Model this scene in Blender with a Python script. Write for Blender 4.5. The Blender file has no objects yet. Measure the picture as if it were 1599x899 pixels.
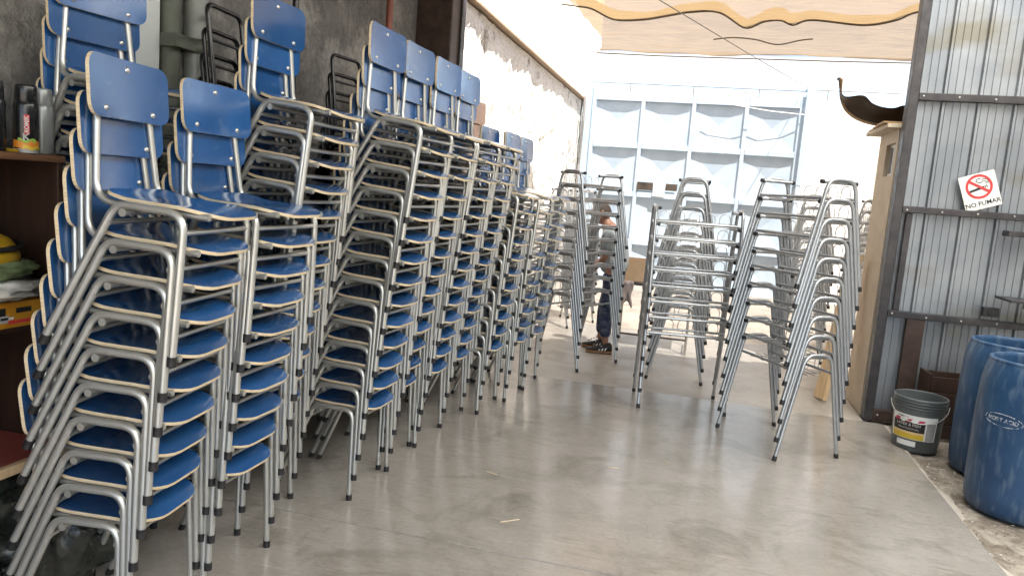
import bpy, bmesh, math, random
from mathutils import Vector, Matrix, noise
random.seed(7)
S = bpy.context.scene
COL = S.collection
R = math.radians

# ---------------------------------------------------------------- camera
cd = bpy.data.cameras.new('camera'); cam = bpy.data.objects.new('camera', cd); COL.objects.link(cam)
cd.sensor_width = 36; cd.lens = 36 * 1150 / 1599.0; cd.clip_start = .02; cd.clip_end = 2000
def cam_axes(roll, pitch, yaw):
    r, p, y = R(roll), R(pitch), R(yaw)
    fw = Vector((-math.sin(y) * math.cos(p), math.cos(y) * math.cos(p), -math.sin(p)))
    rt = Vector((math.cos(y), math.sin(y), 0)); up = rt.cross(fw)
    return rt * math.cos(r) + up * math.sin(r), up * math.cos(r) - rt * math.sin(r), fw
ax, ay, af = cam_axes(4.4, 7.5, 13.9)
m = Matrix((ax, ay, -af)).transposed().to_4x4(); m.translation = (0, 0, 1.6)
cam.matrix_world = m
S.camera = cam

# ---------------------------------------------------------------- light
SUN_DIR = Vector((-.28, .39, -1.0)).normalized()          # the way the light travels
W = bpy.data.worlds.new('World'); S.world = W; W.use_nodes = True
wn = W.node_tree.nodes; wl = W.node_tree.links
sky = wn.new('ShaderNodeTexSky'); sky.sky_type = 'NISHITA'; sky.sun_disc = False
sky.sun_elevation = math.asin(-SUN_DIR.z)
sky.sun_rotation = math.atan2(-SUN_DIR.x, -SUN_DIR.y)
sky.air_density = 1.0; sky.dust_density = 2.0; sky.ozone_density = 1.0
wn['Background'].inputs['Strength'].default_value = .08
wl.new(sky.outputs[0], wn['Background'].inputs['Color'])
sl = bpy.data.lights.new('sun', 'SUN'); so = bpy.data.objects.new('sun', sl); COL.objects.link(so)
sl.energy = 5.0; sl.angle = R(.53); sl.color = (1, .95, .87)
so.rotation_euler = SUN_DIR.to_track_quat('-Z', 'Y').to_euler(); so.location = (6, -6, 14)
S.view_settings.view_transform = 'Standard'; S.view_settings.look = 'None'
S.view_settings.exposure = 2.72; S.view_settings.gamma = 1.0
S.view_settings.use_curve_mapping = False
S.cycles.max_bounces = 8; S.cycles.diffuse_bounces = 5; S.cycles.glossy_bounces = 4; S.cycles.transparent_max_bounces = 12
S.cycles.sample_clamp_indirect = 6.0
S.cycles.caustics_reflective = False; S.cycles.caustics_refractive = False
S.cycles.use_denoising = True

# ---------------------------------------------------------------- materials
def new_mat(name):
    mt = bpy.data.materials.new(name); mt.use_nodes = True
    nt = mt.node_tree
    return mt, nt, nt.nodes['Principled BSDF']
def ramp(nt, stops):
    r = nt.nodes.new('ShaderNodeValToRGB'); e = r.color_ramp.elements
    while len(e) < len(stops): e.new(.5)
    for k, (p, c) in enumerate(stops):
        e[k].position = p; e[k].color = (*c, 1)
    return r
def coords(nt, kind='Object', scale=(1, 1, 1)):
    tc = nt.nodes.new('ShaderNodeTexCoord'); mp = nt.nodes.new('ShaderNodeMapping')
    mp.inputs['Scale'].default_value = scale
    nt.links.new(tc.outputs[kind], mp.inputs[0]); return mp
def noise_mat(name, c1, c2, scale=6, rough=.6, metal=0, bump=0, bscale=None, stretch=(1, 1, 1), detail=6, rvar=0, dist=.02, spec=.5, kind='Object', lo=.35, hi=.65):
    mt, nt, b = new_mat(name); mp = coords(nt, kind, stretch)
    n = nt.nodes.new('ShaderNodeTexNoise'); n.inputs['Scale'].default_value = scale; n.inputs['Detail'].default_value = detail
    n.inputs['Roughness'].default_value = .6
    nt.links.new(mp.outputs[0], n.inputs[0])
    r = ramp(nt, [(lo, c1), (hi, c2)]); nt.links.new(n.outputs[0], r.inputs[0]); nt.links.new(r.outputs[0], b.inputs['Base Color'])
    b.inputs['Metallic'].default_value = metal; b.inputs['Roughness'].default_value = rough
    b.inputs['Specular IOR Level'].default_value = spec
    if rvar:
        mr = nt.nodes.new('ShaderNodeMapRange'); mr.inputs[3].default_value = rough - rvar; mr.inputs[4].default_value = rough + rvar
        mr.inputs[1].default_value = .3; mr.inputs[2].default_value = .7
        n3 = nt.nodes.new('ShaderNodeTexNoise'); n3.inputs['Scale'].default_value = scale * 1.7; n3.inputs['Detail'].default_value = 8
        nt.links.new(mp.outputs[0], n3.inputs[0]); nt.links.new(n3.outputs[0], mr.inputs[0]); nt.links.new(mr.outputs[0], b.inputs['Roughness'])
    if bump:
        n2 = nt.nodes.new('ShaderNodeTexNoise'); n2.inputs['Scale'].default_value = bscale or scale * 4; n2.inputs['Detail'].default_value = 8
        nt.links.new(mp.outputs[0], n2.inputs[0])
        bp = nt.nodes.new('ShaderNodeBump'); bp.inputs['Strength'].default_value = bump; bp.inputs['Distance'].default_value = dist
        nt.links.new(n2.outputs[0], bp.inputs['Height']); nt.links.new(bp.outputs[0], b.inputs['Normal'])
    return mt
M = {}
M['steel'] = noise_mat('silver_tube', (.48, .48, .455), (.55, .55, .52), 5, .31, .68)
M['steel2'] = noise_mat('bright_tube', (.40, .42, .44), (.48, .50, .52), 5, .30, .72)
M['wire'] = noise_mat('shelf_wire', (.5, .5, .5), (.62, .62, .62), 20, .3, .85)
M['bolt'] = noise_mat('bolt_zinc', (.62, .62, .6), (.75, .74, .7), 40, .28, .9)
M['cap'] = noise_mat('black_plastic', (.008, .008, .009), (.02, .02, .022), 30, .45)
def laminate(name, c1, c2, cw):
    mt, nt, b = new_mat(name); L = nt.links; mp = coords(nt)
    oi = nt.nodes.new('ShaderNodeObjectInfo')
    def nz(sc, det=8, st=None, off=True):
        n = nt.nodes.new('ShaderNodeTexNoise'); n.noise_dimensions = '4D'; n.inputs['Scale'].default_value = sc; n.inputs['Detail'].default_value = det
        q = coords(nt, 'Object', st) if st else mp
        L.new(q.outputs[0], n.inputs['Vector'])
        m_ = nt.nodes.new('ShaderNodeMath'); m_.operation = 'MULTIPLY'; m_.inputs[1].default_value = 40; L.new(oi.outputs['Random'], m_.inputs[0]); L.new(m_.outputs[0], n.inputs['W'])
        return n
    r = ramp(nt, [(.3, c1), (.7, c2)]); L.new(nz(5).outputs[0], r.inputs[0])
    hs = nt.nodes.new('ShaderNodeHueSaturation'); mr = nt.nodes.new('ShaderNodeMapRange'); mr.inputs[3].default_value = .82; mr.inputs[4].default_value = 1.22
    L.new(oi.outputs['Random'], mr.inputs[0]); L.new(mr.outputs[0], hs.inputs['Value']); L.new(r.outputs[0], hs.inputs['Color'])
    w1 = ramp(nt, [(.60, (0, 0, 0)), (.76, (.42, .42, .42))]); L.new(nz(26, 12, (1, .35, 1)).outputs[0], w1.inputs[0])
    w2 = ramp(nt, [(.62, (0, 0, 0)), (.72, (.30, .30, .30))]); L.new(nz(9, 10).outputs[0], w2.inputs[0])
    ad = nt.nodes.new('ShaderNodeMath'); ad.operation = 'MAXIMUM'; L.new(w1.outputs[0], ad.inputs[0]); L.new(w2.outputs[0], ad.inputs[1])
    mx = nt.nodes.new('ShaderNodeMixRGB'); mx.inputs[2].default_value = (*cw, 1); L.new(ad.outputs[0], mx.inputs[0]); L.new(hs.outputs[0], mx.inputs[1]); L.new(mx.outputs[0], b.inputs['Base Color'])
    rr = nt.nodes.new('ShaderNodeMapRange'); rr.inputs[1].default_value = .3; rr.inputs[2].default_value = .7; rr.inputs[3].default_value = .10; rr.inputs[4].default_value = .26
    L.new(nz(7, 10).outputs[0], rr.inputs[0]); L.new(rr.outputs[0], b.inputs['Roughness'])
    bp = nt.nodes.new('ShaderNodeBump'); bp.inputs['Strength'].default_value = .10; bp.inputs['Distance'].default_value = .01
    L.new(nz(4, 2).outputs[0], bp.inputs['Height']); L.new(bp.outputs[0], b.inputs['Normal'])
    b.inputs['Specular IOR Level'].default_value = .9
    return mt
M['blue'] = laminate('worn_blue_laminate', (.013, .071, .215), (.021, .100, .285), (.13, .21, .33))
M['tan_lam'] = noise_mat('tan_laminate', (.42, .22, .13), (.55, .32, .2), 7, .25, rvar=.06)
M['ply'] = noise_mat('ply_edge', (.62, .48, .30), (.80, .68, .48), 30, .5, stretch=(.4, .4, 9))
M['plyunder'] = noise_mat('ply_underside', (.26, .17, .10), (.38, .26, .16), 6, .55, stretch=(1, 5, 1))
M['blackmetal'] = noise_mat('black_enamel', (.006, .006, .007), (.012, .012, .013), 20, .22)
M['darkpaint'] = noise_mat('dark_frame_paint', (.026, .024, .028), (.06, .054, .056), 9, .42, .2, bump=.08, rvar=.1)
M['brownpaint'] = noise_mat('brown_frame_paint', (.03, .018, .014), (.07, .042, .034), 9, .5, .1)
M['redpipe'] = noise_mat('red_pipe_paint', (.20, .055, .035), (.30, .09, .06), 14, .45)
M['pvc'] = noise_mat('grey_pvc', (.19, .20, .185), (.25, .26, .24), 5, .4)
M['pvcband'] = noise_mat('olive_strap', (.085, .095, .075), (.12, .13, .10), 12, .6)
M['board'] = noise_mat('white_board', (.60, .64, .62), (.68, .71, .69), 4, .45)
M['cream'] = noise_mat('cream_stucco', (.50, .42, .32), (.60, .51, .40), 5, .85, bump=.25, bscale=60)
M['glassdark'] = noise_mat('window_glass', (.03, .025, .02), (.08, .06, .05), 6, .12)
M['alu'] = noise_mat('window_aluminium', (.55, .53, .5), (.66, .64, .6), 12, .4, .4)
M['pine'] = noise_mat('pine_plank', (.60, .41, .22), (.72, .53, .32), 7, .55, stretch=(5, 5, .6))
M['shelfwood'] = noise_mat('shelf_wood', (.13, .06, .032), (.22, .115, .062), 6, .5, stretch=(6, .7, 6), bump=.05)
M['cabinet'] = noise_mat('cabinet_brown', (.022, .010, .006), (.045, .020, .012), 5, .5, stretch=(5, .7, .7))
M['redboard'] = noise_mat('red_board', (.26, .055, .04), (.34, .085, .065), 6, .5)
M['yellow'] = noise_mat('yellow_plastic', (.36, .21, .012), (.46, .29, .02), 8, .35)
M['orangebox'] = noise_mat('orange_card', (.42, .17, .01), (.54, .26, .02), 9, .5)
M['bagclear'] = noise_mat('cloudy_polythene', (.55, .52, .46), (.72, .70, .66), 12, .25, bump=.5, bscale=14)
M['greencloth'] = noise_mat('green_canvas', (.10, .14, .06), (.17, .22, .10), 8, .8, bump=.3, bscale=60)
M['blackbag'] = noise_mat('black_polythene', (.010, .012, .010), (.035, .04, .034), 9, .18, bump=.6, bscale=10)
M['card'] = noise_mat('cardboard', (.32, .20, .10), (.42, .28, .16), 8, .75)
M['bumper'] = noise_mat('bumper_plastic', (.045, .030, .022), (.07, .047, .036), 6, .5)
M['gate'] = noise_mat('pale_gate_paint', (.33, .41, .50), (.39, .47, .56), 3, .4, bump=.03, rvar=.06)
M['white'] = noise_mat('white_print', (.78, .78, .76), (.84, .84, .82), 9, .5)
M['black'] = noise_mat('black_print', (.010, .010, .011), (.016, .016, .017), 9, .5)
M['red'] = noise_mat('red_print', (.55, .03, .035), (.62, .05, .05), 9, .5)
M['grey'] = noise_mat('grey_print', (.30, .30, .30), (.38, .38, .38), 9, .5)
M['gold'] = noise_mat('yellow_print', (.62, .42, .03), (.70, .50, .06), 9, .5)
M['peach'] = noise_mat('peach_print', (.72, .50, .26), (.78, .57, .33), 9, .5)
M['magenta'] = noise_mat('pink_red_print', (.42, .02, .07), (.52, .05, .12), 9, .5)
M['green'] = noise_mat('lime_print', (.25, .42, .05), (.32, .5, .08), 9, .5)
M['orange'] = noise_mat('orange_print', (.66, .20, .02), (.74, .28, .04), 9, .5)
M['bucket'] = noise_mat('grey_bucket_plastic', (.085, .10, .102), (.112, .126, .126), 6, .42, rvar=.06)
M['canblack'] = noise_mat('black_can', (.010, .011, .012), (.016, .017, .018), 6, .22)
M['cansilver'] = noise_mat('grey_can', (.28, .30, .30), (.36, .38, .38), 6, .35, .4)
M['table_top'] = noise_mat('tan_table_box', (.36, .25, .15), (.44, .31, .2), 6, .6)
M['rag'] = noise_mat('grey_rag', (.24, .20, .19), (.33, .28, .27), 14, .9, bump=.3)
M['skin'] = noise_mat('skin', (.28, .145, .10), (.35, .19, .13), 14, .5)
M['shirt'] = noise_mat('pale_grey_shirt', (.28, .32, .34), (.35, .39, .41), 10, .85, bump=.2)
M['jeans'] = noise_mat('mottled_blue_jeans', (.022, .034, .085), (.10, .12, .18), 13, .85, bump=.2, lo=.42, hi=.6)
M['hair'] = noise_mat('grey_hair', (.03, .022, .018), (.07, .05, .04), 60, .7)
M['gum'] = noise_mat('gum_sole', (.22, .11, .05), (.28, .15, .075), 20, .6)
M['shoe'] = noise_mat('black_suede', (.010, .010, .011), (.02, .02, .021), 40, .7)
M['bark'] = noise_mat('bark', (.07, .05, .035), (.13, .095, .07), 12, .9, bump=.4)
M['leaf'] = noise_mat('leaf', (.045, .09, .02), (.10, .15, .04), 3, .6)
M['roofsheet'] = noise_mat('roof_sheet', (.34, .35, .35), (.44, .45, .45), 2, .5, .3)
M['wornwhite'] = noise_mat('worn_white_print', (.012, .045, .11), (.62, .66, .70), 55, .5, lo=.40, hi=.50)
M['rope'] = noise_mat('dark_rope', (.06, .04, .022), (.10, .07, .04), 20, .8)
M['cable'] = noise_mat('cable', (.16, .15, .14), (.22, .21, .2), 20, .6)

def added_skylight_mat():  # for unseen roof sheets added to let light into the shed
    mt = bpy.data.materials.new('added_skylight_fibreglass'); mt.use_nodes = True; nt = mt.node_tree
    for n in list(nt.nodes): nt.nodes.remove(n)
    out = nt.nodes.new('ShaderNodeOutputMaterial'); tl = nt.nodes.new('ShaderNodeBsdfTranslucent'); df = nt.nodes.new('ShaderNodeBsdfDiffuse'); m1 = nt.nodes.new('ShaderNodeMixShader')
    tl.inputs[0].default_value = (.60, .60, .57, 1); df.inputs[0].default_value = (.8, .8, .76, 1); m1.inputs[0].default_value = .15
    nt.links.new(tl.outputs[0], m1.inputs[1]); nt.links.new(df.outputs[0], m1.inputs[2]); nt.links.new(m1.outputs[0], out.inputs[0]); return mt
M['added_skylight'] = added_skylight_mat()
def drum_mat():
    mt, nt, b = new_mat('blue_drum_plastic'); mp = coords(nt)
    n = nt.nodes.new('ShaderNodeTexNoise'); n.inputs['Scale'].default_value = 5; n.inputs['Detail'].default_value = 8
    nt.links.new(mp.outputs[0], n.inputs[0])
    r = ramp(nt, [(.3, (.011, .045, .115)), (.7, (.026, .082, .18))]); nt.links.new(n.outputs[0], r.inputs[0])
    s = nt.nodes.new('ShaderNodeTexNoise'); s.inputs['Scale'].default_value = 24; s.inputs['Detail'].default_value = 8
    mp2 = coords(nt, 'Object', (1, 1, .25)); nt.links.new(mp2.outputs[0], s.inputs[0])
    r2 = ramp(nt, [(.50, (0, 0, 0)), (.74, (.6, .6, .6))]); nt.links.new(s.outputs[0], r2.inputs[0])
    mx = nt.nodes.new('ShaderNodeMixRGB'); mx.inputs[2].default_value = (.17, .23, .31, 1)
    nt.links.new(r2.outputs[0], mx.inputs[0]); nt.links.new(r.outputs[0], mx.inputs[1]); nt.links.new(mx.outputs[0], b.inputs['Base Color'])
    b.inputs['Roughness'].default_value = .45
    return mt
M['drum'] = drum_mat()

def concrete(name, ca, cb, cdk, rough, rv, bump):
    mt, nt, b = new_mat(name); L = nt.links
    mp = coords(nt)
    def nz(sc, det=8, d=0):
        n = nt.nodes.new('ShaderNodeTexNoise'); n.inputs['Scale'].default_value = sc; n.inputs['Detail'].default_value = det; n.inputs['Distortion'].default_value = d
        n.inputs['Roughness'].default_value = .62; L.new(mp.outputs[0], n.inputs[0]); return n
    big, mid, fine = nz(.9), nz(5.5, 12, .2), nz(38, 8)
    r1 = ramp(nt, [(.32, ca), (.68, cb)]); L.new(big.outputs[0], r1.inputs[0])
    r2 = ramp(nt, [(.25, (.78, .78, .78)), (.75, (1.08, 1.08, 1.08))]); L.new(mid.outputs[0], r2.inputs[0])
    r3 = ramp(nt, [(.30, (.80, .80, .80)), (.6, (1, 1, 1))]); L.new(fine.outputs[0], r3.inputs[0])
    a = nt.nodes.new('ShaderNodeMixRGB'); a.blend_type = 'MULTIPLY'; a.inputs[0].default_value = .55
    L.new(r1.outputs[0], a.inputs[1]); L.new(r2.outputs[0], a.inputs[2])
    c = nt.nodes.new('ShaderNodeMixRGB'); c.blend_type = 'MULTIPLY'; c.inputs[0].default_value = .6
    L.new(a.outputs[0], c.inputs[1]); L.new(r3.outputs[0], c.inputs[2])
    # scuffs: thin curved dark and pale strokes
    v = nt.nodes.new('ShaderNodeTexVoronoi'); v.feature = 'DISTANCE_TO_EDGE'; v.inputs['Scale'].default_value = .75
    wp = nt.nodes.new('ShaderNodeVectorMath'); wp.operation = 'ADD'
    nd = nz(1.8, 3); L.new(mp.outputs[0], wp.inputs[0]); L.new(nd.outputs[1], wp.inputs[1]); L.new(wp.outputs[0], v.inputs[0])
    rv_ = ramp(nt, [(.0, (1, 1, 1)), (.006, (0, 0, 0))]); L.new(v.outputs[0], rv_.inputs[0])
    msk = ramp(nt, [(.50, (0, 0, 0)), (.60, (.38, .38, .38))]); L.new(nz(1.1, 4).outputs[0], msk.inputs[0])
    mm = nt.nodes.new('ShaderNodeMath'); mm.operation = 'MULTIPLY'; L.new(rv_.outputs[0], mm.inputs[0]); L.new(msk.outputs[0], mm.inputs[1])
    d = nt.nodes.new('ShaderNodeMixRGB'); d.inputs[2].default_value = (*cdk, 1)
    L.new(mm.outputs[0], d.inputs[0]); L.new(c.outputs[0], d.inputs[1])
    st = ramp(nt, [(.50, (0, 0, 0)), (.66, (.75, .75, .75))]); L.new(nz(2.3, 10, .8).outputs[0], st.inputs[0])
    e1 = nt.nodes.new('ShaderNodeMixRGB'); e1.blend_type = 'MULTIPLY'; e1.inputs[2].default_value = (.62, .60, .57, 1); L.new(st.outputs[0], e1.inputs[0]); L.new(d.outputs[0], e1.inputs[1])
    last = e1
    for ang, sc, lo_, hi_, colr in ((.5, 3.0, .62, .70, (.70, .68, .65)), (-.9, 4.0, .63, .70, (1.35, 1.33, 1.3)), (1.4, 5.0, .64, .72, (.72, .7, .68)), (.15, 9.0, .60, .66, (.74, .72, .70)), (-.45, 11.0, .61, .66, (1.3, 1.28, 1.25)), (2.2, 10.0, .62, .67, (.68, .66, .64))):
        q = coords(nt, 'Object', (1.0, 14.0, 1)); q.inputs['Rotation'].default_value = (0, 0, ang)
        n_ = nt.nodes.new('ShaderNodeTexNoise'); n_.inputs['Scale'].default_value = sc; n_.inputs['Detail'].default_value = 9; n_.inputs['Distortion'].default_value = .5; L.new(q.outputs[0], n_.inputs[0])
        rm = ramp(nt, [(lo_, (0, 0, 0)), (hi_, (.55, .55, .55))]); L.new(n_.outputs[0], rm.inputs[0])
        e2 = nt.nodes.new('ShaderNodeMixRGB'); e2.blend_type = 'MULTIPLY'; e2.inputs[2].default_value = (*colr, 1); L.new(rm.outputs[0], e2.inputs[0]); L.new(last.outputs[0], e2.inputs[1]); last = e2
    L.new(last.outputs[0], b.inputs['Base Color'])
    mr = nt.nodes.new('ShaderNodeMapRange'); mr.inputs[1].default_value = .2; mr.inputs[2].default_value = .8
    mr.inputs[3].default_value = rough - rv; mr.inputs[4].default_value = rough + rv
    L.new(nz(3.5, 5, 0).outputs[0], mr.inputs[0]); L.new(mr.outputs[0], b.inputs['Roughness'])
    bp = nt.nodes.new('ShaderNodeBump'); bp.inputs['Strength'].default_value = bump; bp.inputs['Distance'].default_value = .01
    ad = nt.nodes.new('ShaderNodeMath'); ad.operation = 'MULTIPLY_ADD'; ad.inputs[1].default_value = .5
    L.new(mid.outputs[0], ad.inputs[0]); L.new(fine.outputs[0], ad.inputs[2]); L.new(ad.outputs[0], bp.inputs['Height']); L.new(bp.outputs[0], b.inputs['Normal'])
    b.inputs['Specular IOR Level'].default_value = .85 if rough < .3 else .4
    return mt
M['floor'] = concrete('polished_concrete', (.31, .285, .255), (.40, .37, .335), (.15, .14, .13), .17, .07, .035)
M['yard'] = concrete('yard_concrete', (.50, .455, .395), (.58, .53, .47), (.3, .28, .25), .75, .08, .22)
M['threshold'] = concrete('threshold_concrete', (.40, .365, .32), (.49, .45, .40), (.2, .18, .16), .38, .1, .10)
M['earth'] = noise_mat('far_ground', (.2, .17, .13), (.28, .24, .19), .5, .95)
M['chip'] = noise_mat('pale_chips', (.5, .47, .42), (.62, .6, .56), 20, .8)

def plaster(name, c1, c2, cpatch, sc=3.0, pscale=2.2, plo=.5, phi=.6, bump=.8):
    mt, nt, b = new_mat(name); L = nt.links; mp = coords(nt)
    def nz(s, det=8):
        n = nt.nodes.new('ShaderNodeTexNoise'); n.inputs['Scale'].default_value = s; n.inputs['Detail'].default_value = det; n.inputs['Roughness'].default_value = .65
        L.new(mp.outputs[0], n.inputs[0]); return n
    r1 = ramp(nt, [(.3, c1), (.7, c2)]); L.new(nz(sc).outputs[0], r1.inputs[0])
    r2 = ramp(nt, [(plo, (0, 0, 0)), (phi, (1, 1, 1))]); L.new(nz(pscale, 10).outputs[0], r2.inputs[0])
    mx = nt.nodes.new('ShaderNodeMixRGB'); mx.inputs[2].default_value = (*cpatch, 1)
    L.new(r2.outputs[0], mx.inputs[0]); L.new(r1.outputs[0], mx.inputs[1])
    f = nz(26); r3 = ramp(nt, [(.34, (.45, .45, .45)), (.55, (1, 1, 1))]); L.new(f.outputs[0], r3.inputs[0])
    mu = nt.nodes.new('ShaderNodeMixRGB'); mu.blend_type = 'MULTIPLY'; mu.inputs[0].default_value = .6
    L.new(mx.outputs[0], mu.inputs[1]); L.new(r3.outputs[0], mu.inputs[2]); L.new(mu.outputs[0], b.inputs['Base Color'])
    b.inputs['Roughness'].default_value = .95; b.inputs['Specular IOR Level'].default_value = .2
    bp = nt.nodes.new('ShaderNodeBump'); bp.inputs['Strength'].default_value = bump; bp.inputs['Distance'].default_value = .03
    g = nz(14, 10); L.new(g.outputs[0], bp.inputs['Height']); L.new(bp.outputs[0], b.inputs['Normal'])
    return mt
M['dirt'] = plaster('gritty_ground', (.20, .17, .135), (.36, .31, .255), (.44, .39, .33), sc=11, pscale=6, plo=.48, phi=.56, bump=1.0)
M['greywall'] = plaster('grey_render', (.13, .125, .12), (.27, .255, .24), (.36, .345, .32))
M['yardwall'] = plaster('rough_adobe', (.26, .225, .19), (.46, .42, .37), (.76, .73, .68), sc=9, pscale=4.2, plo=.36, phi=.46, bump=1.0)
M['whitewall'] = plaster('whitewashed_brick', (.68, .66, .63), (.78, .76, .73), (.82, .81, .79), sc=5, pscale=3, bump=.5)

def sheet_mat():
    mt, nt, b = new_mat('galvanised_sheet'); L = nt.links; mp = coords(nt)
    n = nt.nodes.new('ShaderNodeTexNoise'); n.inputs['Scale'].default_value = 2.2; n.inputs['Detail'].default_value = 8; L.new(mp.outputs[0], n.inputs[0])
    r = ramp(nt, [(.35, (.20, .22, .245)), (.65, (.31, .33, .355))]); L.new(n.outputs[0], r.inputs[0])
    mp2 = coords(nt, 'Object', (1.0, 1.0, 2.6))
    s = nt.nodes.new('ShaderNodeTexNoise'); s.inputs['Scale'].default_value = 1.1; s.inputs['Detail'].default_value = 6; L.new(mp2.outputs[0], s.inputs[0])
    r2 = ramp(nt, [(.54, (0, 0, 0)), (.70, (.75, .75, .75))]); L.new(s.outputs[0], r2.inputs[0])
    mx = nt.nodes.new('ShaderNodeMixRGB'); mx.inputs[2].default_value = (.17, .15, .10, 1)
    L.new(r2.outputs[0], mx.inputs[0]); L.new(r.outputs[0], mx.inputs[1]); L.new(mx.outputs[0], b.inputs['Base Color'])
    b.inputs['Metallic'].default_value = .45; b.inputs['Roughness'].default_value = .42
    return mt
M['sheet'] = sheet_mat()

def net_mat(name, col, hole):
    mt = bpy.data.materials.new(name); mt.use_nodes = True; nt = mt.node_tree; L = nt.links
    for n in list(nt.nodes): nt.nodes.remove(n)
    out = nt.nodes.new('ShaderNodeOutputMaterial')
    mp = coords(nt)
    w = nt.nodes.new('ShaderNodeTexNoise'); w.inputs['Scale'].default_value = 14; w.inputs['Detail'].default_value = 6
    mp.inputs['Scale'].default_value = (.25, 5, 1); L.new(mp.outputs[0], w.inputs[0])
    r = ramp(nt, [(.3, tuple(c * .72 for c in col)), (.7, tuple(min(1, c * 1.2) for c in col))]); L.new(w.outputs[0], r.inputs[0])
    tl = nt.nodes.new('ShaderNodeBsdfTranslucent'); df = nt.nodes.new('ShaderNodeBsdfDiffuse'); tr = nt.nodes.new('ShaderNodeBsdfTransparent')
    L.new(r.outputs[0], tl.inputs[0]); L.new(r.outputs[0], df.inputs[0])
    m1 = nt.nodes.new('ShaderNodeMixShader'); m1.inputs[0].default_value = .45; L.new(tl.outputs[0], m1.inputs[1]); L.new(df.outputs[0], m1.inputs[2])
    m2 = nt.nodes.new('ShaderNodeMixShader'); m2.inputs[0].default_value = hole; L.new(m1.outputs[0], m2.inputs[1]); L.new(tr.outputs[0], m2.inputs[2])
    L.new(m2.outputs[0], out.inputs[0]); return mt
M['net'] = net_mat('beige_shade_net', (.128, .090, .050), .11)
M['net3'] = net_mat('bright_beige_net', (.145, .098, .048), .14)
M['net2'] = net_mat('pale_shade_net', (.24, .20, .15), .42)

# ---------------------------------------------------------------- mesh helpers
class MB:
    def __init__(s): s.v = []; s.f = []; s.m = []; s.sm = []
    def add(s, vs, fs, mi=0, smooth=False):
        o = len(s.v); s.v += [tuple(p) for p in vs]; s.f += [tuple(o + i for i in f) for f in fs]
        s.m += [mi] * len(fs); s.sm += [smooth] * len(fs)
    def box(s, a, b, mi=0, mat=None):
        x0, y0, z0 = a; x1, y1, z1 = b
        vs = [Vector(p) for p in ((x0, y0, z0), (x1, y0, z0), (x1, y1, z0), (x0, y1, z0), (x0, y0, z1), (x1, y0, z1), (x1, y1, z1), (x0, y1, z1))]
        if mat: vs = [mat @ v for v in vs]
        s.add(vs, [(3, 2, 1, 0), (4, 5, 6, 7), (0, 1, 5, 4), (1, 2, 6, 5), (2, 3, 7, 6), (3, 0, 4, 7)], mi)
    def bbox(s, a, b, r=.006, mi=0):
        # box with chamfered vertical and horizontal edges
        bm = bmesh.new(); bmesh.ops.create_cube(bm, size=1)
        for v in bm.verts:
            v.co = Vector([(a[i] + b[i]) / 2 + v.co[i] * (b[i] - a[i]) for i in range(3)])
        bmesh.ops.bevel(bm, geom=list(bm.edges), offset=r, segments=2, profile=.5, affect='EDGES')
        bm.verts.index_update()
        s.add([v.co for v in bm.verts], [[v.index for v in f.verts] for f in bm.faces], mi); bm.free()
    def tube(s, path, r, n=10, mi=0, cap=True):
        P = [Vector(p) for p in path]; k = len(P)
        rr = r if isinstance(r, (list, tuple)) else [r] * k
        T = [(P[min(i + 1, k - 1)] - P[max(i - 1, 0)]).normalized() for i in range(k)]
        u = T[0].orthogonal().normalized(); vs = []
        for i in range(k):
            u = (u - T[i] * u.dot(T[i])).normalized(); w = T[i].cross(u)
            vs += [P[i] + (u * math.cos(2 * math.pi * j / n) + w * math.sin(2 * math.pi * j / n)) * rr[i] for j in range(n)]
        fs = [(i * n + j, i * n + (j + 1) % n, (i + 1) * n + (j + 1) % n, (i + 1) * n + j) for i in range(k - 1) for j in range(n)]
        s.add(vs, fs, mi, True)
        if cap:
            s.add(vs[:n], [tuple(range(n))[::-1]], mi); s.add(vs[-n:], [tuple(range(n))], mi)
    def lathe(s, prof, n=32, mi=0, c=(0, 0, 0), close=False):
        vs = [(c[0] + r * math.cos(2 * math.pi * j / n), c[1] + r * math.sin(2 * math.pi * j / n), c[2] + z) for r, z in prof for j in range(n)]
        k = len(prof)
        fs = [(i * n + j, i * n + (j + 1) % n, (i + 1) * n + (j + 1) % n, (i + 1) * n + j) for i in range(k - 1) for j in range(n)]
        s.add(vs, fs, mi, True)
    def data(s, name, mats):
        me = bpy.data.meshes.new(name); me.from_pydata(s.v, [], s.f)
        for q in mats: me.materials.append(q)
        me.polygons.foreach_set('material_index', s.m); me.polygons.foreach_set('use_smooth', s.sm); me.update()
        return me
    def obj(s, name, mat, parent=None, loc=None):
        return link(name, s.data(name, mat if isinstance(mat, (list, tuple)) else [mat]), parent, loc)
def link(name, data, parent=None, loc=None, rot=None):
    o = bpy.data.objects.new(name, data); COL.objects.link(o)
    if parent: o.parent = parent
    if loc is not None: o.location = loc
    if rot is not None: o.rotation_euler = rot
    return o
def tag(o, label, cat, group=None):
    o['label'] = label; o['category'] = cat
    if group: o['group'] = group
    return o
def struct(o): o['kind'] = 'structure'; return o
def empty(name, loc=(0, 0, 0), rot=(0, 0, 0)):
    o = link(name, None, None, loc, rot); o.empty_display_size = .1; return o
def copy_tree(o, parent=None):
    c = o.copy(); COL.objects.link(c); c.parent = parent
    for ch in list(o.children): copy_tree(ch, c)
    return c
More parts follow.
